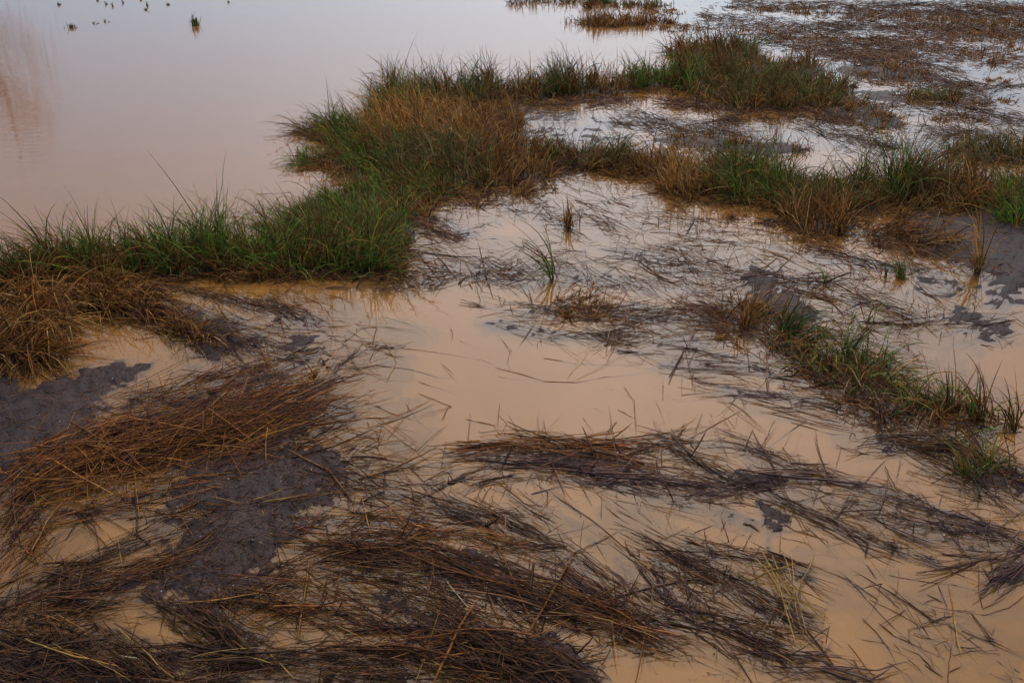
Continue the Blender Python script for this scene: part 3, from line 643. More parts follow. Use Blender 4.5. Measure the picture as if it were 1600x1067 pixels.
# loose reeds one can follow singly: (label, [points], radius mm, palette, lift m)
LOOSE = [
    ('longest dark reed slanting down right across the open inlet, lower right', [(1317, 896), (1352, 934), (1397, 981), (1440, 1015), (1482, 1058)], 3.6, DARK, .004),
    ('doubled dark reed just above the longest slanting reed, lower right', [(1333, 891), (1400, 930), (1472, 978)], 4.4, DARK, .008),
    ('thin brown reed branching off the longest slanting reed', [(1358, 936), (1410, 962), (1460, 990), (1482, 998)], 2.8, BROWN, .006),
    ('bent dark reed below the long dark sweep with its left end free', [(1390, 899), (1440, 908), (1490, 913), (1526, 922)], 3.4, DARK, .006),
    ('dark reed with thick left end crossing under the longest slanting reed', [(1374, 974), (1395, 992), (1440, 1012), (1478, 1030)], 4.0, DARK, .006),
    ('thin forked twig lying on open tan water near the bottom right', [(1346, 999), (1362, 1002), (1380, 1004), (1400, 1018), (1430, 1028), (1453, 1032)], 2.6, BROWN, .004),
    ('brown reed with free upper tip, left of the forked twig', [(1325, 1005), (1348, 1036), (1372, 1064)], 3.0, BROWN, .01),
    ('kinked brown reed cut by the bottom edge below the forked twig', [(1385, 1034), (1418, 1053), (1432, 1072)], 2.8, BROWN, .006),
    ('short dark reed parallel to the longest slanting reed, beneath it', [(1410, 1011), (1435, 1022), (1464, 1052)], 3.6, DARK, .008),
    ('thick stubby dark reed near the bottom, left of the upright stem', [(1444, 1037), (1472, 1058)], 5.0, DARK, .012),
    ('pale double straw lying upright on the page, lower right', [(1490, 962), (1495, 1005), (1502, 1023)], 4.4, GOLD, .03),
    ('purple reed running down beside the pale double straw', [(1465, 912), (1478, 945), (1486, 985), (1492, 1014)], 4.4, DUSK, .006),
    ('reddish reed touching the top of the pale double straw', [(1482, 912), (1489, 955), (1493, 988)], 3.6, RUST, .014),
    ('stiff black reed with thickened lower end, right of the pale double straw', [(1518, 958), (1545, 997), (1560, 1013)], 4.4, DARK, .03),
    ('short black reed slanting down right under the scum smeared clump', [(1535, 887), (1548, 907), (1561, 928)], 4.4, DARK, .02),
    ('hooked brown reed hanging down then turning right, near the right edge', [(1529, 880), (1530, 925), (1536, 951), (1572, 934)], 2.8, BROWN, .012),
    ('curved brown reed rising to the right edge, lower right', [(1534, 962), (1575, 950), (1608, 926)], 3.2, BROWN, .008),
    ('long dark reed leaving the right edge below the stiff black reed', [(1502, 985), (1545, 1004), (1608, 1032)], 3.2, DARK, .006),
    ('arched dark reed under the stiff black reed', [(1488, 1024), (1520, 1016), (1562, 1014)], 3.0, DARK, .006),
    ('thin upright brown stem reaching the bottom edge, lower right', [(1487, 1006), (1482, 1040), (1481, 1075)], 2.8, BROWN, .012),
    ('short dark twig joined to the thin upright stem', [(1482, 1050), (1501, 1042)], 3.2, DARK, .012),
    ('faint short reed alone near the bottom right corner', [(1558, 1032), (1582, 1050)], 2.6, DUSK, .002),
    ('tiny dark chip alone at the bottom right corner', [(1583, 1044), (1595, 1051)], 3.0, DARK, .006),
    ('long kinked reed bending back on itself left of the open inlet', [(1298, 978), (1264, 1000), (1300, 1017), (1340, 1042), (1405, 1072)], 3.4, DUSK, .006),
    ('pale upright straw at the tip of the pale broken bundle', [(1290, 948), (1284, 980)], 3.0, GOLD, .04),
    ('orange flat straw blade propped on the reed bundle end', [(1254, 902), (1251, 925), (1246, 948)], 5.0, GOLD, .05),
    ('level dark reed left of the kinked reed, above the bottom edge', [(1256, 1017), (1300, 1017)], 3.0, DARK, .008),
    ('dark reed end reaching out right of the pale broken bundle', [(1206, 958), (1240, 966), (1277, 984)], 3.0, DARK, .012),
    ('short black reed lying over the reed pair, lower right', [(1449, 928), (1473, 942)], 4.2, DARK, .012),
    ('faint reddish reed floating above the doubled dark reed', [(1410, 929), (1450, 950)], 2.4, RUST, .001),
    ('leaning dark reed standing in open water above the long dark sweep', [(1382, 730), (1395, 758), (1406, 786)], 4.0, DARK, .05),
    ('hair thin straw standing nearly upright in the right tan pool', [(1411, 696), (1400, 756)], 1.6, BROWN, .03),
    ('hair thin straw leaning right, crossing the right tan pool', [(1454, 716), (1405, 766)], 1.6, BROWN, .03),
    ('long thin brown reed floating across the right tan pool', [(1410, 750), (1440, 753), (1500, 770), (1526, 776)], 2.4, BROWN, .003),
    ('reed folded into a pointed roof shape, right tan pool', [(1460, 770), (1512, 790), (1527, 777), (1530, 806)], 3.0, DARK, .03),
    ('short black reed beneath the roof shaped reed', [(1514, 798), (1536, 813)], 3.4, DARK, .01),
    ('long level straw reaching the right edge, under the roof shaped reed', [(1513, 812), (1560, 813), (1612, 813)], 3.0, GOLD, .012),
    ('dark reed with thick end standing over the thin arching streaks', [(1222, 700), (1236, 718), (1248, 736)], 4.0, DARK, .04),
    ('short dark reed stub on top of the long dark sweep', [(1283, 733), (1300, 748)], 3.6, DARK, .03),
    ('dark stub pair pointing down right in the long dark sweep', [(1281, 780), (1296, 795), (1310, 809)], 4.0, DARK, .03),
    ('short dark reed tilted up right at the left of the long dark sweep', [(1225, 787), (1272, 779)], 3.4, DARK, .02),
    ('dark reed ending in a small hook, left of the open inlet', [(1208, 807), (1240, 828), (1292, 844), (1295, 852)], 3.6, DARK, .012),
    ('thin reed looping beside a short stub above the open inlet', [(1220, 840), (1245, 845), (1264, 850), (1270, 859)], 2.6, DARK, .012),
    ('hooked reed lying level inside the long dark sweep', [(1365, 810), (1374, 804), (1440, 803)], 3.0, DARK, .02),
    ('pale straw line lying in the long dark sweep', [(1387, 835), (1420, 852), (1452, 868)], 3.0, GOLD, .03),
    ('kinked dark reed under the long dark sweep, ends free in tan water', [(1332, 837), (1350, 862), (1400, 880)], 2.8, DARK, .006),
    ('arched dark reed hoop in the long dark sweep', [(1444, 838), (1450, 820), (1470, 819), (1492, 836)], 2.8, DARK, .05),
    ('small black stub floating under the long dark sweep', [(1493, 880), (1500, 893)], 4.0, DARK, .012),
    ('dark bent reed at the left end of the tan pool below the purple band', [(905, 752), (918, 778), (925, 791)], 2.8, DARK, .02),
    ('long thin reed drawn along the lower side of the violet streaks', [(905, 757), (960, 775), (1015, 797), (1042, 798)], 2.4, BROWN, .003),
    ('tiny black upright stub in the tan pool below the purple band', [(1062, 791), (1063, 799)], 3.0, DARK, .02),
    ('thin reddish reed floating alone in the tan pool above the short bundle', [(985, 832), (1012, 842), (1042, 860)], 2.4, RUST, .002),
    ('thin reed running into the short bundle, upper one', [(1040, 832), (1070, 845), (1098, 860)], 2.4, DARK, .004),
    ('thin reed running into the short bundle, lower one', [(1046, 845), (1068, 860), (1088, 878)], 2.4, DARK, .004),
    ('zigzag dark reed at the right edge of the central sweep', [(976, 846), (984, 866), (1000, 872), (996, 860), (975, 851)], 3.0, DARK, .03),
    ('upright dark stalk standing left of the short bundle', [(1059, 873), (1061, 892), (1063, 914)], 3.6, DARK, .02),
    ('sunken green reed floating near the middle of the tan pool', [(600, 495), (650, 510), (688, 534)], 4.0, GREEN, .000),
    ('golden reed folded into a tall triangle left in the tan pool', [(560, 541), (597, 530), (620, 565), (605, 595), (536, 566)], 3.0, GOLD, .03),
    ('short twig inside the golden triangle reed', [(574, 565), (575, 576), (604, 594)], 2.0, BROWN, .006),
    ('dark reed bundle trailing right of the golden triangle reed', [(585, 571), (640, 577), (684, 590), (712, 591)], 3.6, DARK, .006),
    ('thin pale reed floating under the golden triangle reed', [(604, 595), (640, 594), (672, 592)], 2.0, BROWN, .001),
    ('short reed standing at the end of the trailing dark bundle', [(691, 570), (709, 589)], 3.0, DARK, .04),
    ('longest thin reed chain crossing the upper tan pool', [(620, 543), (690, 552), (750, 562), (800, 578), (845, 594)], 2.6, DUSK, .004),
    ('brown straight reed ending at the same point as the long reed chain', [(775, 575), (810, 584), (845, 594)], 3.0, BROWN, .012),
    ('pale thin reed lying level beneath the long reed chain', [(776, 588), (805, 592), (842, 594)], 2.2, BROWN, .003),
    ('long level purple reed curve above the empty tan pool', [(850, 560), (900, 568), (960, 570), (1042, 567)], 4.0, DUSK, .002),
    ('dark reed spray lying level below the long purple curve', [(845, 596), (900, 598), (940, 590), (1016, 582)], 3.6, DARK, .006),
    ('thin straw crossing above the dark reed spray', [(886, 592), (905, 570), (922, 548)], 2.0, GOLD, .03),
    ('thin straw rising right from the dark reed spray', [(900, 594), (950, 570), (985, 548)], 2.0, BROWN, .03),
    ('brown straight reed floating free left of the empty tan pool', [(653, 597), (684, 606), (712, 615)], 2.6, BROWN, .004),
    ('reed folded into an open arrow head pointing right, left tan pool', [(653, 615), (706, 636), (655, 652)], 2.8, BROWN, .02),
    ('dark twin twigs hanging below the arrow head reed', [(700, 637), (690, 660)], 3.0, DARK, .02),
    ('dark reed fading under water left of the arrow head reed', [(633, 630), (655, 660), (678, 676)], 3.0, DUSK, .001),
    ('brown upright stalk standing above the small straw raft', [(781, 632), (779, 650), (776, 670)], 2.4, BROWN, .04),
    ('small bent twig alone in the upper tan pool', [(704, 513), (708, 522), (705, 533)], 2.4, BROWN, .02),
    ('tiny dark stub floating below the tangled straw, upper tan pool', [(735, 470), (750, 479)], 3.0, DARK, .008),
    ('small reed chip right of the small bent twig', [(719, 533), (739, 541)], 2.6, BROWN, .004),
    ('crooked thin dark stem standing alone in the empty tan pool', [(975, 605), (990, 627), (995, 678)], 2.6, DARK, .04),
    ('short dark chip leaning on the crooked thin stem', [(965, 640), (987, 652)], 3.2, DARK, .008),
    ('faint short reed alone left of the crooked thin stem', [(928, 637), (946, 645)], 2.2, BROWN, .001),
    ('dark reed tip rising out of the purple band, under the crooked stem', [(963, 660), (945, 682)], 3.6, DARK, .03),
    ('thin brown reed sloping into the left end of the purple band', [(795, 665), (812, 677), (832, 689)], 2.4, BROWN, .008),
    ('small straw raft piece floating above the purple band, pale tips', [(728, 655), (750, 660), (774, 666)], 4.6, BROWN, .012),
    ('thin brown reed sloping down right above the purple fan', [(685, 700), (710, 718), (734, 737)], 2.2, BROWN, .006),
    ('thin dark reed sloping down right, left of the purple fan', [(652, 708), (670, 722), (688, 733)], 2.4, DARK, .006),
    ('straight dark reed joining the scum point from upper left', [(640, 730), (655, 746), (672, 762)], 2.8, DARK, .02),
    ('bent thin twig between the two arms of the purple fan', [(747, 752), (756, 763), (762, 774)], 2.4, BROWN, .02),
    ('thin dark stalk upright over the right tip of the purple fan', [(853, 735), (856, 756)], 2.2, DARK, .04),
    ('long brown reed below the purple fan sloping right', [(765, 762), (800, 776), (832, 789)], 2.4, BROWN, .004),
    ('curved dark reed lifting to a point in the right tan pool', [(1066, 692), (1110, 668), (1160, 641)], 3.2, DARK, .01),
    ('straight brown reed falling right from the curved dark reed point', [(1139, 627), (1160, 641), (1197, 676)], 2.8, BROWN, .02),
    ('short purple reed slanting left beside the straight brown reed', [(1208, 660), (1195, 690)], 3.0, DUSK, .012),
    ('thin dark twig standing left of the short purple reed', [(1134, 660), (1148, 690)], 2.4, DARK, .04),
    ('dark wavy reed floating under the sprawling diagonal clump', [(1236, 660), (1300, 679), (1352, 676)], 3.2, DARK, .006),
    ('lone dark stick floating level on the open lake', [(400, 304), (440, 302), (486, 298)], 4.5, DARK, .006),
    ('straw reed with dark tip lying on the left mud flat', [(-8, 640), (25, 644), (62, 652)], 4.0, GOLD, .03),
    ('straw reed standing off the left mud flat above the raft', [(110, 640), (88, 660), (66, 682)], 3.2, GOLD, .04),
    ('longest pale straw slanting to the bottom edge, lower left', [(185, 985), (225, 1022), (272, 1072)], 4.0, GOLD, .1),
    ('white bleached straw lying in the bottom left heap', [(175, 1027), (196, 1034), (220, 1043)], 4.4, 'bleached', .1),
    ('pale straw pair crossing the bottom edge, left of centre', [(420, 1022), (440, 1045), (460, 1070)], 4.4, GOLD, .08),
    ('pale yellow straw laid across the central sweep', [(696, 908), (712, 932), (732, 960)], 4.0, 'bleached', .08),
    ('pale straw slanting down right through the bottom swath', [(640, 1018), (668, 1036), (698, 1056)], 4.0, GOLD, .09),
    ('golden straw laid along the dark swath by the mud', [(190, 886), (250, 875), (316, 862)], 3.6, GOLD, .05),
    ('dark stalk pair leaning across the bottom swath, left of centre', [(388, 1020), (440, 975), (492, 928)], 4.0, BROWN, .06),
    ('bright straw lying across the central brown swath', [(512, 970), (560, 1000), (600, 1025)], 3.6, GOLD, .07),
    ('bleached bent straw standing in the reddish reed streaks', [(565, 775), (572, 805), (579, 840)], 3.2, GOLD, .05),
    ('pale straw lying down right at the end of the central sweep', [(905, 928), (945, 948), (985, 973)], 3.6, GOLD, .05),
    ('grey weathered reed at the tip of the scattered stubs', [(1022, 966), (1060, 974), (1110, 988)], 3.6, 'bleached', .015),
    ('short black chopped reed in the left tan pool by the straw sheaf', [(38, 768), (46, 785), (54, 784)], 5.5, DARK, .03),
    ('brown reed floating toward the bottom edge in the inlet, left one', [(1065, 1010), (1075, 1030), (1088, 1050)], 2.8, BROWN, .004),
    ('dark reed angling into the bottom reed streaks, inlet side', [(1110, 1002), (1140, 1024), (1165, 1020), (1200, 1014)], 3.2, DARK, .01),
    ('pale standing straw over the brown drift, right of centre', [(1100, 470), (1090, 500), (1078, 530)], 3.0, GOLD, .05),
    ('long dark stem leaning over the thin reed drift', [(1085, 350), (1100, 395), (1130, 450)], 3.0, BROWN, .04),
]

# mud showing above the water: outlines on the ground, height (m)
MUD = [
    ([(-60, 590), (40, 592), (110, 582), (175, 575), (240, 572), (225, 592), (170, 612), (210, 632), (150, 672), (60, 735), (-60, 760)], .022),
    ([(60, 745), (230, 640), (430, 596), (515, 640), (420, 695), (260, 728), (120, 752)], .012),
    ([(300, 735), (430, 708), (520, 720), (470, 758), (440, 800), (432, 850), (436, 890), (350, 922), (200, 925), (60, 950), (-60, 965), (-60, 950), (150, 905), (300, 855), (335, 805), (270, 770)], .018),
    ([(-60, 985), (60, 1000), (180, 1035), (230, 1090), (-60, 1090)], .010),
    ([(860, 1000), (905, 1015), (925, 1040), (940, 1090), (840, 1090), (780, 1030)], .010),
    ([(285, 950), (330, 955), (400, 1015), (350, 1010)], .008),
    ([(560, 850), (700, 850), (830, 890), (900, 940), (820, 930), (680, 890)], .003),
    ([(590, 945), (700, 975), (860, 1050), (760, 1040), (640, 985)], .006),
    ([(800, 708), (900, 712), (960, 722), (900, 730), (830, 722)], .004),
    ([(1045, 712), (1100, 706), (1150, 735), (1180, 748), (1265, 744), (1190, 768), (1110, 768), (1050, 758), (1140, 748), (1090, 722)], .006),
    ([(1183, 785), (1240, 803), (1215, 830), (1200, 858), (1190, 825)], .006),
    ([(678, 756), (725, 740), (705, 770), (760, 795), (720, 800), (690, 778)], .005),
    ([(1560, 910), (1620, 860), (1620, 900)], .005),
    ([(1380, 335), (1560, 330), (1640, 350), (1640, 440), (1570, 470), (1535, 430), (1500, 412), (1440, 398)], .030),
    ([(1425, 438), (1490, 436), (1500, 455), (1470, 466), (1430, 462)], -.003),
    ([(1480, 488), (1540, 480), (1560, 452), (1600, 450), (1590, 505), (1530, 528), (1488, 516)], -.001),
    ([(1150, 428), (1195, 420), (1240, 455), (1300, 492), (1330, 505), (1230, 505), (1165, 470)], .010),
    ([(795, 165), (870, 172), (985, 196), (990, 216), (910, 222), (830, 215), (800, 200)], -.003),
    ([(1330, 138), (1390, 142), (1420, 158), (1350, 160)], .004),
    ([(240, 470), (320, 490), (380, 540), (300, 530)], .012),
    ([(600, 322), (660, 330), (700, 360), (620, 345)], .012),
    ([(320, 525), (370, 540), (330, 556), (300, 545)], .008),
    ([(430, 545), (455, 525), (500, 522), (470, 545)], .005),
    ([(1480, 700), (1560, 735), (1640, 790), (1560, 765)], .004),
]

# ------------------------------------------------------------------ setting: water and mud
m_water = water_mats()
ext = [(-260, -40), (260, -40), (260, 480), (-260, 480)]
V, Q = [], []
for z in (0.0, -0.003, -0.006, -0.010, -0.015, -0.021, -0.029, -0.055):
    b = len(V)
    V += [(x, y, z) for x, y in ext]
    Q.append((b, b + 1, b + 2, b + 3))
me = mesh_from('water', np.array(V), quads=Q, smooth=False)
for m in m_water: me.materials.append(m)
me.polygons.foreach_set('material_index', np.arange(8, dtype=np.int32))
tag(link('water', me), kind='structure')

M_MUD = mud_mat()


def seg_dist(P, A, B):
    d = B - A; t = np.clip(((P - A) @ d) / (d @ d + 1e-12), 0, 1)
    return np.hypot(*(P - A - t[:, None] * d).T)


def signed(P, poly):
    inside = np.zeros(len(P), bool); dist = np.full(len(P), 1e9)
    n = len(poly)
    for i in range(n):
        A, B = poly[i], poly[(i + 1) % n]
        dist = np.minimum(dist, seg_dist(P, A, B))
        c = (A[1] > P[:, 1]) != (B[1] > P[:, 1])
        inside ^= c & (P[:, 0] < (B[0] - A[0]) * (P[:, 1] - A[1]) / (B[1] - A[1] + 1e-12) + A[0])
    return np.where(inside, dist, -dist)


def mud_terrain():
    nr, nc = 430, 560
    d = 1.6 * (36 / 1.6) ** (np.linspace(0, 1, nr))
    u = np.linspace(-0.78, 0.78, nc)
    D, U = np.meshgrid(d, u, indexing='ij')
    X, Y = (D * U).ravel(), D.ravel()
    P = np.stack([X, Y], 1)
    n1 = fbm(X * 3.0, Y * 2.2, 3, 5); n2 = fbm(X * 14, Y * 14, 9, 4); n3 = fbm(X * 45, Y * 45, 21, 2)
    Z = np.full(len(X), -0.09)
    for px, h in MUD:
        poly = at(*np.array(px, float).T)[:, :2]
        lo, hi = poly.min(0) - .6, poly.max(0) + .6
        k = np.where((P > lo).all(1) & (P < hi).all(1))[0]
        if not len(k): continue
        s = signed(P[k], poly)
        size = np.sqrt(max(1e-3, np.ptp(poly[:, 0]) * np.ptp(poly[:, 1])))
        s = s + n1[k] * 0.42 * min(1, size) + n2[k] * 0.22 * min(1, size)
        f = np.clip(s / (0.22 * min(1.0, size) + .03), -1, 1)
        z = np.where(f > 0, h * f, f * 0.035)
        z = z + n2[k] * .016 + n3[k] * .007 + n1[k] * .020
        Z[k] = np.maximum(Z[k], z)
    for lab, strokes in MATS:                                      # silt gathers among the stems: a shoal just under the surface
        for path, hw, n, L, pal, zr, jit in strokes:
            if hw < 6: continue
            poly = at(*np.array(path, float).T)[:, :2]
            off = at(*(np.array(path, float) + (0, hw * 1.9)).T)[:, :2]
            w = np.hypot(*(off - poly).T).mean()
            lo, hi = poly.min(0) - 2 * w - .1, poly.max(0) + 2 * w + .1
            k = np.where((P > lo).all(1) & (P < hi).all(1))[0]
            if not len(k): continue
            d = np.min([seg_dist(P[k], poly[i], poly[i + 1]) for i in range(len(poly) - 1)], 0)
            f = 1 - d / w + n1[k] * 1.2 + n2[k] * .5
            dens = min(1.0, n / (hw * 22.0))
            z = -.011 + .009 * dens * np.clip(f * 2.2, -1, 1) + n2[k] * .012 + n3[k] * .005
            z = np.where(f < 0, np.maximum(-.09, -.016 + f * .06), z)
            Z[k] = np.maximum(Z[k], z)
    for name, lab, foot, *_ in GRASS:
        if name != 'grass_tussock' or foot[0][1] < 60 or _[0] < 650: continue
        for x, y, rx, ry in foot:
            c = at(x, y)[:2]; a = at(x + rx, y)[0] - c[0]; b = (at(x, y - ry)[1] - at(x, y + ry)[1]) / 2
            q = np.sqrt(((X - c[0]) / (a * 1.0)) ** 2 + ((Y - c[1]) / max(b * 1.0, .05)) ** 2) + n1 * .9 + n2 * .3
            q = q * .85; z = np.where(q < 1, .030 * (1 - q ** 2), -.06 * np.clip((q - 1) * 1.6, 0, 1))
            Z = np.maximum(Z, z)
    i = np.arange(nr * nc).reshape(nr, nc)
    q = np.stack([i[:-1, :-1], i[:-1, 1:], i[1:, 1:], i[1:, :-1]], -1).reshape(-1, 4)
    keep = Z[q].max(1) > -0.03                                   # the bed lower than this is out of sight in the silt
    q = q[keep]
    used, inv = np.unique(q, return_inverse=True)
    me = mesh_from('mud', np.stack([X, Y, Z], 1)[used], quads=inv.reshape(-1, 4), mat=M_MUD)
    tag(link('mud', me), kind='structure')
    return X, Y, Z


MX, MY, MZ = mud_terrain()

# ------------------------------------------------------------------ strands: palettes
PAL = {
    'green': [(.066, .112, .015), (.120, .172, .021), (.038, .066, .012), (.190, .215, .032), (.22, .17, .042)],
    'olive': [(.072, .094, .016), (.125, .138, .024), (.040, .055, .015), (.15, .11, .036), (.22, .15, .050)],
    'mixed': [(.070, .095, .022), (.045, .075, .017), (.21, .12, .038), (.28, .18, .060), (.13, .066, .022)],
    'dry': [(.19, .070, .017), (.27, .112, .026), (.110, .040, .012), (.34, .18, .050), (.055, .023, .010)],
    'straw': [(.33, .150, .032), (.42, .215, .056), (.22, .086, .020), (.10, .060, .020), (.40, .26, .10)],
    'rust': [(.24, .076, .015), (.17, .050, .012), (.105, .031, .010), (.33, .130, .027), (.045, .016, .008)],
    'brown': [(0.097, 0.0335, 0.0120), (0.157, 0.0521, 0.0150), (0.052, 0.0195, 0.0090), (0.227, 0.0856, 0.0240), (0.032, 0.0130, 0.0080)],
    'dark': [(0.052, 0.0223, 0.0140), (0.071, 0.0288, 0.0160), (0.113, 0.0428, 0.0180), (0.032, 0.0158, 0.0110), (0.173, 0.0688, 0.0250)],
    'dusk': [(.105, .050, .040), (.075, .040, .034), (.150, .066, .046), (.055, .032, .028), (.19, .085, .046)],
    'umber': [(0.065, 0.0270, 0.0120), (0.039, 0.0167, 0.0090), (0.119, 0.0446, 0.0160), (0.216, 0.0856, 0.0260), (0.069, 0.0372, 0.0140)],
    'gold': [(.30, .155, .038), (.34, .20, .062), (.24, .11, .026), (.38, .24, .09), (.20, .09, .024)],
    'bleached': [(.36, .26, .15), (.32, .22, .12)],
}
PAL_W = np.array([.3, .27, .2, .13, .10])


def colours(pal, n):
    p = np.array(PAL[pal])
    w = PAL_W[:len(p)] / PAL_W[:len(p)].sum()
    c = p[rng.choice(len(p), n, p=w)]
    c = c * rng.uniform(.72, 1.3, (n, 1)) * rng.uniform(.92, 1.08, (n, 3))
    return c


def make_thing(name, label, cat, group, origin):
    e = bpy.data.objects.new(name, None)
    e.empty_display_size = .1
    COL.objects.link(e); e.location = origin
    return tag(e, label, cat, group)


def split_parts(root, origin, P, R, C, mat, size, n_own, piece, mass, flat=.75):
    """the n_own strands that show largest become parts of their own, the rest one joined part"""
    order = np.argsort(-size)
    own, rest = order[:n_own], order[n_own:]
    for i in own:
        link(piece, strand_mesh(piece, P[i:i + 1], R[i:i + 1], C[i:i + 1], mat, origin, flat), root)
    if len(rest):
        o = link(mass, strand_mesh(mass, P[rest], R[rest], C[rest], mat, origin, flat), root)
        tag(o, kind='stuff')


def flow(path, n, hw):
    """n places and headings along a picture path"""
    p = np.array(path, float)
    seg = np.hypot(*np.diff(p, axis=0).T); cum = np.concatenate([[0], np.cumsum(seg)])
    s = rng.uniform(0, 1, n) * cum[-1]
    x = np.interp(s, cum, p[:, 0]); y = np.interp(s, cum, p[:, 1])
    e = cum[-1] * .06
    dx = np.interp(s + e, cum, p[:, 0]) - np.interp(s - e, cum, p[:, 0])
    dy = np.interp(s + e, cum, p[:, 1]) - np.interp(s - e, cum, p[:, 1])
    return x, y, dx, dy, s, cum, p


def reed_mat_stroke(path, hw, n, L, pal, zr, jit):
    S = 6
    ym = np.mean([q[1] for q in path])
    if ym > 380: hw = hw * 1.25
    n = max(4, int(n * (.54 if ym > 740 else .62 if ym > 430 else .85 if ym > 215 else 2.5)))
    x, y, dx, dy, s, cum, p = flow(path, n, hw)
    # gather into wisps: each wisp shares an offset and a heading
    nw = max(3, n // 7)
    w = rng.integers(0, nw, n)
    woff = np.clip(rng.normal(0, 1, nw), -2.1, 2.1); wang = rng.normal(0, jit * .6, nw); ws = rng.uniform(0, cum[-1], nw)
    off = woff[w] * hw + rng.normal(0, hw * .22, n)
    mixs = rng.uniform(0, 1, n) < .75
    s = np.where(mixs, np.clip(ws[w] + rng.normal(0, 22, n), 0, cum[-1]), s)
    ln = rng.uniform(L[0], L[1], n) * np.where(rng.uniform(0, 1, n) < .35, rng.uniform(.3, .8, n), 1) * (1.2 if ym > 600 else 1)
    t = np.linspace(-.5, .5, S)
    S_ = s[:, None] + t[None] * ln[:, None]
    # follow the path, straight on beyond its ends
    X = np.interp(S_, cum, p[:, 0]); Y = np.interp(S_, cum, p[:, 1])
    d0 = (p[1] - p[0]) / np.hypot(*(p[1] - p[0])); d1 = (p[-1] - p[-2]) / np.hypot(*(p[-1] - p[-2]))
    lo = np.minimum(S_, 0); hi = np.maximum(S_ - cum[-1], 0)
    X += lo * d0[0] + hi * d1[0]; Y += lo * d0[1] + hi * d1[1]
    cx, cy = X.mean(1, keepdims=True), Y.mean(1, keepdims=True)
    a = np.radians(wang[w] + rng.normal(0, jit * .75, n) + (rng.uniform(0, 1, n) < .12) * rng.normal(0, 38, n))
    ca, sa = np.cos(a)[:, None], np.sin(a)[:, None]
    rx, ry = X - cx, Y - cy
    T = np.stack([np.gradient(X, axis=1).mean(1), np.gradient(Y, axis=1).mean(1)], 1)
    T /= np.linalg.norm(T, axis=1, keepdims=True) + 1e-9
    X = cx + ca * rx - sa * ry - T[:, 1:2] * off[:, None]
    Y = cy + sa * rx + ca * ry + T[:, 0:1] * off[:, None]
    # a soft bow and, for some, one sharp break
    bow = rng.normal(0, .028, n)[:, None] * ln[:, None] * (1 - (2 * t[None]) ** 2)
    X += -T[:, 1:2] * bow; Y += T[:, 0:1] * bow
    kink = np.where(rng.uniform(0, 1, n) < .22)[0]
    for i in kink:
        k = rng.integers(2, S - 1); g = math.radians(rng.choice([-1, 1]) * rng.uniform(25, 115))
        vx, vy = X[i, k:] - X[i, k - 1], Y[i, k:] - Y[i, k - 1]
        X[i, k:] = X[i, k - 1] + math.cos(g) * vx - math.sin(g) * vy * .6
        Y[i, k:] = Y[i, k - 1] + (math.sin(g) * vx + math.cos(g) * vy) * .6
    P = at(np.clip(X, -260, 1860), np.clip(Y, -30, 1200))
    zc = rng.uniform(zr[0], zr[1], n)
    zc = np.where(zc > .02, .02 + (zc - .02) * .35, zc)
    zc = np.where(rng.uniform(0, 1, n) < (.52 if pal in (DUSK, DARK) else .40), rng.uniform(-.020, -.001, n), zc)
    zc = np.where(off ** 2 > (1.3 * hw) ** 2, zc * .4, zc)
    tilt = rng.normal(0, .011, n)
    P[..., 2] = zc[:, None] + tilt[:, None] * 2 * t[None] + rng.normal(0, .0025, (n, S))
    up = rng.uniform(0, 1, n) < .06                                  # a few ends stick up
    P[up, :, 2] += (np.clip(t[None] + .2, 0, 1) ** 1.5) * rng.uniform(.03, .14, (up.sum(), 1))
    r = rng.uniform(.0012, .0034, n) * np.where(rng.uniform(0, 1, n) < .09, rng.uniform(1.5, 2.6, n), 1)
    taper = np.array([.75, 1, 1, .95, .8, .35])
    R = r[:, None] * taper[None]
    scale = FOC / (np.linalg.norm(P[:, 2] - np.array([0, 0, CAM_H]), axis=1))
    R = np.maximum(R, .00042 / scale[:, None] * FOC * .62 * taper[None])
    return P, R, colours(pal, n), ln * (zc > -.004)


def stubs(P, pal):
    """short broken stalks standing out of a mat"""
    n = max(2, int(len(P) * .09)); S = 6
    i = rng.integers(0, len(P), n)
    B = P[i, rng.integers(0, 6, n)]
    az = rng.uniform(0, 6.28, n); el = np.radians(rng.uniform(12, 72, n)); ln = rng.uniform(.04, .17, n)
    kb = rng.integers(2, 6, n); kk = rng.uniform(0, 1, n) < .45; kd = np.radians(rng.uniform(50, 140, n)); ka = rng.normal(0, .8, n)
    Q = np.zeros((n, S, 3)); Q[:, 0] = B; Q[:, 0, 2] = np.minimum(B[:, 2], .0) - .004
    for s in range(1, S):
        br = kk & (s >= kb)
        e = el - np.where(br, kd, 0); a = az + np.where(br, ka, 0)
        Q[:, s] = Q[:, s - 1] + np.stack([np.cos(e) * np.cos(a), np.cos(e) * np.sin(a), np.sin(e)], 1) * (ln / (S - 1))[:, None]
    r = rng.uniform(.0014, .0030, n)
    d = np.linalg.norm(B - np.array([0, 0, CAM_H]), axis=1)
    R = np.maximum(r, d * .00034)[:, None] * np.array([.9, 1, 1, .9, .8, .5])
    return Q, R, colours(pal, n), ln * 60


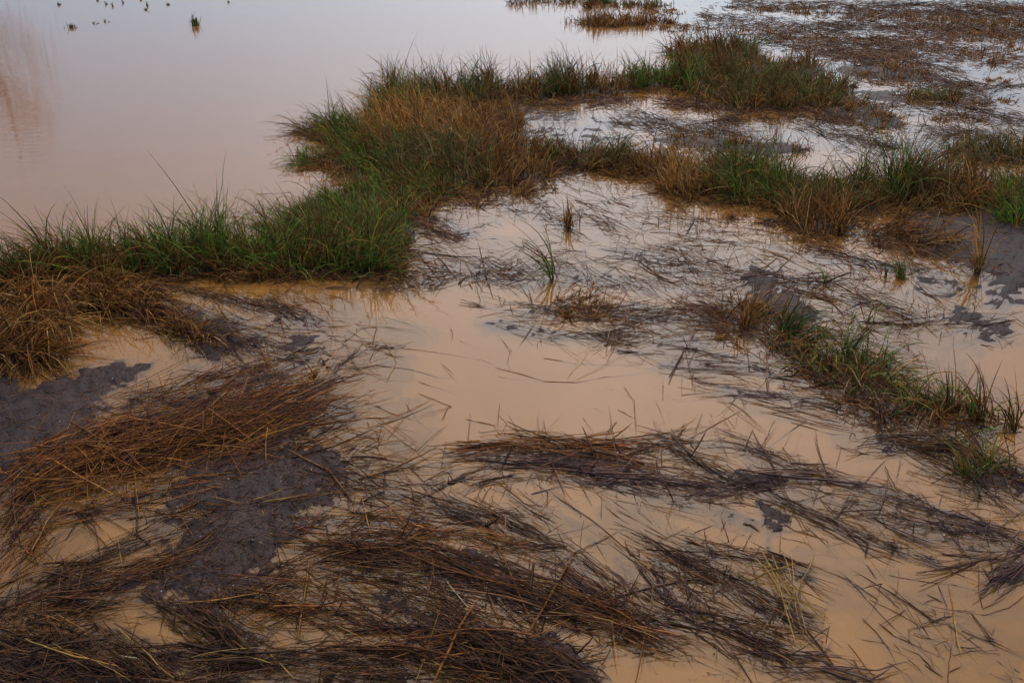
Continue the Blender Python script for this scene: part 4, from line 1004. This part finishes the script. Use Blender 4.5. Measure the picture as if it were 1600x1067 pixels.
def build_mats():
    for label, strokes in MATS:
        made = [reed_mat_stroke(*s) for s in strokes]
        if np.array(strokes[0][0])[:, 1].mean() > 215:
            made += [stubs(m[0], random.choice((DARK, BROWN, s[4] if s[4] != DUSK else DARK))) for m, s in zip(made, strokes)]
        Ps, Rs, Cs, Ss = zip(*made)
        P, R, C, S = np.concatenate(Ps), np.concatenate(Rs), np.concatenate(Cs), np.concatenate(Ss)
        ok = (P[:, :, 1].max(1) < 60)
        P, R, C, S = P[ok], R[ok], C[ok], S[ok]
        o = P.reshape(-1, 3).mean(0); o[2] = 0
        root = make_thing('reed_mat', label, 'reed mat', 'flattened dead reed mats on the flood water', o)
        big = 45 if np.array(strokes[0][0])[:, 1].mean() > 430 else 18
        split_parts(root, o, P, R, C, M_REED, S, big, 'reed_stem', 'stem_mass')


build_mats()


def grass_strands(foot, n, hr, lean, pal, elev, S=7):
    n = max(6, int(n * .64))
    area = np.array([f[2] * f[3] for f in foot], float)
    k = rng.choice(len(foot), n, p=area / area.sum())
    f = np.array(foot, float)[k]
    a = rng.uniform(0, 6.28, n); rr = np.sqrt(rng.uniform(0, 1, n)) * (1 + rng.normal(0, .2, n))
    # stems spring from little crowns, not evenly
    nc = max(3, n // 24)
    wgt = rng.exponential(1, nc) ** 1.2 + .05
    cr = rng.choice(nc, n, p=wgt / wgt.sum())
    ca, cr_ = rng.uniform(0, 6.28, nc), np.sqrt(rng.uniform(0, 1, nc)) * (1 + rng.normal(0, .18, nc))
    grouped = rng.uniform(0, 1, n) < .75
    ux = np.where(grouped, (np.cos(ca) * cr_)[cr] + rng.normal(0, .08, n), np.cos(a) * rr)
    uy = np.where(grouped, (np.sin(ca) * cr_)[cr] + rng.normal(0, .12, n), np.sin(a) * rr)
    B = at(f[:, 0] + ux * f[:, 2], f[:, 1] + uy * f[:, 3])
    crown_h = rng.uniform(.45, 1.18, nc)[cr]
    h = rng.uniform(hr[0], hr[1], n) * 1.18 * crown_h * np.where(rng.uniform(0, 1, n) < .5, rng.uniform(.4, .85, n), 1)
    h = h * np.where(rng.uniform(0, 1, n) < .05, 1.3, 1)
    dryish = pal in ('dry', 'straw')
    crown_az = rng.normal(0, 24 if dryish else 42, nc)[cr]
    if lean is None:
        az = rng.uniform(0, 360, n)
    else:
        az = lean + crown_az + rng.normal(0, 17 if dryish else 34, n)
        wild = rng.uniform(0, 1, n) < (.22 if dryish else .36)
        az[wild] = rng.uniform(0, 360, wild.sum())
    az = np.radians(az)
    crown_el = rng.normal(0, 12, nc)[cr]
    el = np.radians(np.clip(elev - (7 if elev > 40 else 0) + crown_el + rng.normal(0, 20, n), 4, 88))
    droop = np.radians(np.abs(rng.normal(0, 1, n)) * 52 + 12)
    if S == 7 and len(foot) == 1 and foot[0][3] < 2.5: droop *= .3; az += np.pi * 0; el = np.clip(el + .25, 0, 1.5)
    broken = rng.uniform(0, 1, n) < (.30 if dryish else .14)
    P = np.zeros((n, S, 3)); P[:, 0] = B; P[:, 0, 2] = -.01
    step = h / (S - 1) * 1.12
    kb = rng.integers(2, S - 1, n)
    kang = np.radians(rng.uniform(40, 125, n))
    kaz = rng.normal(0, .5, n)
    for s in range(1, S):
        e = el - droop * ((s - 1) / (S - 2)) ** 1.6
        e = np.where(broken & (s >= kb), e - kang, e)
        wob = az + rng.normal(0, .06, n) + np.where(broken & (s >= kb), kaz, 0)
        d = np.stack([np.cos(e) * np.cos(wob), np.cos(e) * np.sin(wob), np.sin(e)], 1)
        P[:, s] = P[:, s - 1] + d * step[:, None]
    P[:, 1:, 2] = np.maximum(P[:, 1:, 2], .004)
    r = rng.uniform(.0020, .0058, n)
    taper = np.array([.75, 1, 1, .9, .75, .5, .15])
    dist = np.linalg.norm(P[:, 0] - np.array([0, 0, CAM_H]), axis=1)
    r = np.maximum(r, dist * .00038 * rng.uniform(.7, 1.3, n))
    C = colours(pal, n) * 1.75
    dead = (rng.uniform(0, 1, nc) < (.0 if dryish else .27))[cr] | (rng.uniform(0, 1, n) < (.0 if dryish else .10))
    C[dead] = colours('dry', dead.sum()) * 1.25
    pale = rng.uniform(0, 1, n) < .08
    C[pale] = colours('straw', pale.sum()) * 1.25
    # sheaths brown at the foot, some tips bleached
    t = np.linspace(0, 1, S)[None, :, None]
    foot_c = np.array([.050, .030, .014])
    wb = np.clip(1 - t * 3.2, 0, 1) * .8
    wt = np.clip(t * 2.5 - 1.5, 0, 1) * (rng.uniform(0, 1, (n, 1, 1)) < .4) * .65
    C3 = C[:, None] * (1 - wb) + foot_c * wb
    C3 = C3 * (1 - wt) + np.array([.24, .15, .065]) * wt
    return P, r[:, None] * taper[None], C3, h * FOC / dist


def build_grass():
    for name, label, foot, n, hr, lean, pal, elev in GRASS:
        if name == 'grass_patch':
            foot = [(x, y, rx * 1.35, ry * 1.3) for x, y, rx, ry in foot]; n = int(n * 1.8); hr = (hr[0] * .55, hr[1] * .7)
        if name == 'grass_tussock' and foot[0][1] < 380:
            foot = [(x, y + ry * .1, rx * 1.12, ry * 1.35) for x, y, rx, ry in foot]; n = int(n * 1.3)
        P, R, C, S = grass_strands(foot, n, hr, lean, pal, elev)
        if pal in ('green', 'mixed', 'olive') and name == 'grass_tussock':
            # last year's dead blades at the foot
            P2, R2, C2, S2 = grass_strands([(x, y + ry * .5, rx, ry * .8) for x, y, rx, ry in foot], n // 3,
                                           (hr[0] * .5, hr[1] * .7), lean, 'dry', max(20, elev - 22))
            P, R, C, S = (np.concatenate(q) for q in ((P, P2), (R, R2), (C, C2), (S, S2 * .5)))
        if name == 'grass_tussock' and foot[0][1] > 60:
            P2, R2, C2, S2 = grass_strands([(x, y + ry * .95, rx * 1.12, ry * .95) for x, y, rx, ry in foot], int(n * .45),
                                           (.08, .26), None, random.choice(('brown', 'dry', 'dark')), 9)
            P2[..., 2] = np.minimum(P2[..., 2], .05)
            P, R, C, S = (np.concatenate(q) for q in ((P, P2), (R, R2), (C, C2), (S, S2 * .3)))
        o = P[:, 0].mean(0); o[2] = 0
        grp = {'grass_tussock': G_BANK, 'grass_tuft': 'small grass tufts standing in the water', 'grass_patch': 'low grass streaks of the flooded field'}[name]
        root = make_thing(name, label, 'grass', grp, o)
        near = foot[0][1] > 120
        split_parts(root, o, P, R, C, M_GRASS, S, 16 if near else 4, 'grass_blade', 'blade_mass', flat=.35)


build_grass()


def build_loose():
    for label, pts, rad, pal, lift in LOOSE:
        p = np.array(pts, float)
        seg = np.hypot(*np.diff(p, axis=0).T); cum = np.concatenate([[0], np.cumsum(seg)])
        n = max(6, len(p) * 3 - 1)
        s = np.unique(np.concatenate([np.linspace(0, cum[-1], n), cum]))
        x = np.interp(s, cum, p[:, 0]); y = np.interp(s, cum, p[:, 1])
        P = at(x, y)
        t = s / cum[-1]
        P[:, 2] = -.0015 - (.006 if lift < .007 else 0) * (t - .3) + lift * (.15 + .35 * t)
        P += rng.normal(0, .0012, P.shape)
        R = np.full(len(s), rad / 1000 * .68) * np.interp(t, [0, .08, .7, 1], [.7, 1, .95, .45])
        o = P.mean(0)
        C = np.array(PAL[pal])[:1] * rng.uniform(.85, 1.2)
        V, q, c = strands(P[None], R[None], C, .85, sides=5)
        ob = link('loose_reed', mesh_from('loose_reed', V - o, quads=q, col=c, mat=M_REED), loc=o)
        tag(ob, label, 'reed', 'single dead reeds floating on the flood water')


build_loose()

# ------------------------------------------------------------------ litter: nobody could count it
def ground_z(x, y):
    d = np.log(np.clip(y, 1.6, 36) / 1.6) / math.log(36 / 1.6) * 429
    u = (x / y + .78) / 1.56 * 559
    return MZ.reshape(430, 560)[np.clip(np.round(d).astype(int), 0, 429), np.clip(np.round(u).astype(int), 0, 559)]


def scatter_on_mud(n):
    x = rng.uniform(-60, 1660, n); y = 1090 * rng.uniform(0, 1, n) ** .8
    P = at(x, y)
    z = ground_z(P[:, 0], P[:, 1])
    k = z > -.001
    P[:, 2] = z
    return P[k]


def build_litter():
    B = scatter_on_mud(60000)
    far = np.linalg.norm(B, axis=1)
    B = B[rng.uniform(0, 1, len(B)) < np.clip(.9 - far / 22, .1, 1)]
    n = len(B); S = 3
    ln = rng.uniform(.008, .05, n) * np.where(rng.uniform(0, 1, n) < .12, 2.5, 1)
    a = rng.normal(.35, .8, n)
    t = np.linspace(-.5, .5, S)
    d = np.stack([np.cos(a), np.sin(a), rng.normal(0, .12, n)], 1)
    P = B[:, None] + d[:, None] * (t[None, :, None] * ln[:, None, None]) + rng.normal(0, .0015, (n, S, 3))
    P[..., 2] += .003
    R = rng.uniform(.0010, .0026, n)[:, None] * np.array([.6, 1, .5])[None]
    C = np.where(rng.uniform(0, 1, (n, 1)) < .72, colours('dark', n), colours('brown', n))
    pale = rng.uniform(0, 1, n) < .05
    C[pale] = colours('gold', pale.sum()) * .8
    tag(link('mud_litter', strand_mesh('mud_litter', P, R, C, M_REED, np.zeros(3))), 'short chopped reed bits strewn over the wet mud', 'litter', kind='stuff')
    # pale flecks: bits of shell and froth
    B = scatter_on_mud(900); n = len(B)
    far = np.linalg.norm(B, axis=1); B = B[far < 9][:150]; n = len(B)
    s = rng.uniform(.0015, .005, n)
    k = np.array([(1, 0, 0), (-.5, .8, .1), (-.5, -.8, 0), (0, 0, .8)])
    V = B[:, None] + k[None] * s[:, None, None] + np.array([0, 0, .006])
    i = np.arange(n)[:, None] * 4
    T = np.concatenate([i + np.array([0, 1, 3]), i + np.array([1, 2, 3]), i + np.array([2, 0, 3])])
    tag(link('pale_flecks', mesh_from('pale_flecks', V.reshape(-1, 3), tris=T, mat=plain_mat('shell white', (.6, .56, .52)))),
        'tiny white flecks of shell and froth on the wet mud', 'flecks', kind='stuff')


build_litter()


def build_specks():
    n = 2600
    x = rng.uniform(200, 1660, n); y = 260 + 830 * rng.uniform(0, 1, n)
    P0 = at(x, y)
    keep = fbm(P0[:, 0] * 1.1, P0[:, 1] * 1.1, 40, 4) > .02
    B = P0[keep]; n = len(B); S = 3
    ln = rng.uniform(.004, .022, n); a = rng.uniform(0, 6.28, n)
    t = np.linspace(-.5, .5, S)
    d = np.stack([np.cos(a), np.sin(a), np.zeros(n)], 1)
    P = B[:, None] + d[:, None] * (t[None, :, None] * ln[:, None, None])
    P[..., 2] = .0008
    R = rng.uniform(.0008, .0022, n)[:, None] * np.array([.6, 1, .5])[None]
    tag(link('floating_specks', strand_mesh('floating_specks', P, R, colours('dark', n), M_REED, np.zeros(3), .5)),
        'tiny dark specks of litter afloat on the tan water', 'litter', kind='stuff')


build_specks()

# small clods drifting at the far side of the lake
M_CLOD = plain_mat('drifting clod', (.13, .115, .105))
for i, (x, y, w, lab) in enumerate([
        (152, 2, 1.0, 'dark clod drifting at the top edge of the lake, left of the others'),
        (166, 7, 1.2, 'roundest dark clod drifting above the faint sprigs'),
        (176, 10, .8, 'faint flat clod just right of the roundest clod'),
        (193, 5, .8, 'small dark clod alone between two clod groups'),
        (220, 1, 1.0, 'dark clod touching the top edge above the clod pair'),
        (230, 9, 1.1, 'upper clod of the drifting pair in the lake'),
        (228, 16, 1.1, 'lower clod of the drifting pair in the lake'),
        (263, 8, 1.3, 'wide clod with a fine stalk, above the dark green lake tuft'),
        (357, 4, .9, 'pale clod drifting farthest right on the lake'),
        (92, 8, 1.6, 'grey feathery clod beside the brown reflection')]):
    c = at(x, y)
    th, ph = np.meshgrid(np.linspace(0, 2 * math.pi, 9)[:-1], np.linspace(.05, math.pi - .05, 5))
    r = .026 * w * (1 + rng.normal(0, .18, th.shape))
    V = np.stack([r * 1.5 * np.sin(ph) * np.cos(th), r * np.sin(ph) * np.sin(th), r * .8 * np.cos(ph) + .01], -1).reshape(-1, 3)
    q = [(a * 8 + b, a * 8 + (b + 1) % 8, (a + 1) * 8 + (b + 1) % 8, (a + 1) * 8 + b) for a in range(4) for b in range(8)]
    root = link('drifting_clod', mesh_from('drifting_clod', V, quads=q, mat=M_CLOD), loc=c)
    tag(root, lab, 'clod', 'clods drifting on the far lake')
    Pp, Rr, Cc, _ = grass_strands([(x, y, .4, .2)], 7, (.05, .13), None, 'olive', 60)
    tag(link('sprig', strand_mesh('sprig', Pp, Rr, Cc, M_GRASS, c), root), kind='stuff')

# pale dried flower head on the upper bank
c = at(1331, 152)
fh = make_thing('flower_head', 'pale round dried flower head at the right end of the upper bank', 'flower head', None, c)
n = 260
d = rng.normal(0, 1, (n, 3)); d[:, 2] = np.abs(d[:, 2]) - .2; d /= np.linalg.norm(d, axis=1, keepdims=True)
ctr = c + np.array([0, 0, .16])
t = np.linspace(0, 1, 4)
P = ctr + d[:, None] * (t[None, :, None] * rng.uniform(.05, .085, (n, 1, 1))); P[..., 2] -= (t ** 2 * .02)[None]
tag(link('dried_petals', strand_mesh('dried_petals', P, np.full((n, 4), .003), colours('bleached', n), M_GRASS, c), fh), kind='stuff')
P = np.stack([np.linspace(c[0], ctr[0], 4), np.linspace(c[1], ctr[1], 4), np.linspace(0, ctr[2], 4)], 1)[None]
link('stalk', strand_mesh('stalk', P, np.full((1, 4), .006), colours('dry', 1), M_GRASS, c), fh)

# ------------------------------------------------------------------ broad tree on the far shore: only its mirror image shows, upper left
def build_tree():
    az, dist = math.radians(-29.4), 62.0
    base = np.array([math.sin(az) * dist, math.cos(az) * dist, 0.0])
    root = make_thing('shore_tree', 'broad brown tree on the far shore, mirrored in the upper left lake', 'tree', None, base)
    limbs, rad = [], []
    def limb(a, b, r0, r1):
        t = np.linspace(0, 1, 6)[:, None]
        p = a + (b - a) * t + rng.normal(0, .05, (6, 3)) * np.sin(np.pi * t)
        limbs.append(p); rad.append(np.linspace(r0, r1, 6))
    top = np.array([.2, .1, 11.0]); limb(np.array([0, 0, -.3]), top, .14, .04)
    tips = []
    for i in range(26):
        h = rng.uniform(2.4, 10); a = rng.uniform(0, 6.28); l = 3.0 * (1 - (h / 13) ** 2) * rng.uniform(.6, 1.1)
        s = top * (h / 11.0); e = s + np.array([math.cos(a) * l, math.sin(a) * l, l * .6]); limb(s, e, .09, .02); tips += [e, (s + e) / 2]
    tips.append(top)
    link('trunk', strand_mesh('trunk', np.array(limbs), np.array(rad), np.tile([[.34, .30, .31]], (len(limbs), 1)), M_GRASS, np.zeros(3), 1.0), root)
    n = 3000
    c = np.array(tips)[rng.integers(0, len(tips), n)] + rng.normal(0, .8, (n, 3))
    c[:, 2] = np.clip(c[:, 2], 1.2, 12.6)
    u = rng.normal(0, 1, (n, 3)); u /= np.linalg.norm(u, axis=1, keepdims=True)
    v = np.cross(u, rng.normal(0, 1, (n, 3))); v /= np.linalg.norm(v, axis=1, keepdims=True)
    s = rng.uniform(.08, .17, (n, 1))
    V = np.stack([c - u * s, c + v * s * .5, c + u * s, c - v * s * .5], 1).reshape(-1, 3)
    C = np.array([.70, .64, .68]) * rng.uniform(.5, 1.5, (n, 1))
    o = link('crown', mesh_from('crown', V, quads=np.arange(n * 4).reshape(-1, 4), col=np.repeat(C, 4, 0), mat=M_GRASS), root)
    tag(o, kind='stuff')


build_tree()
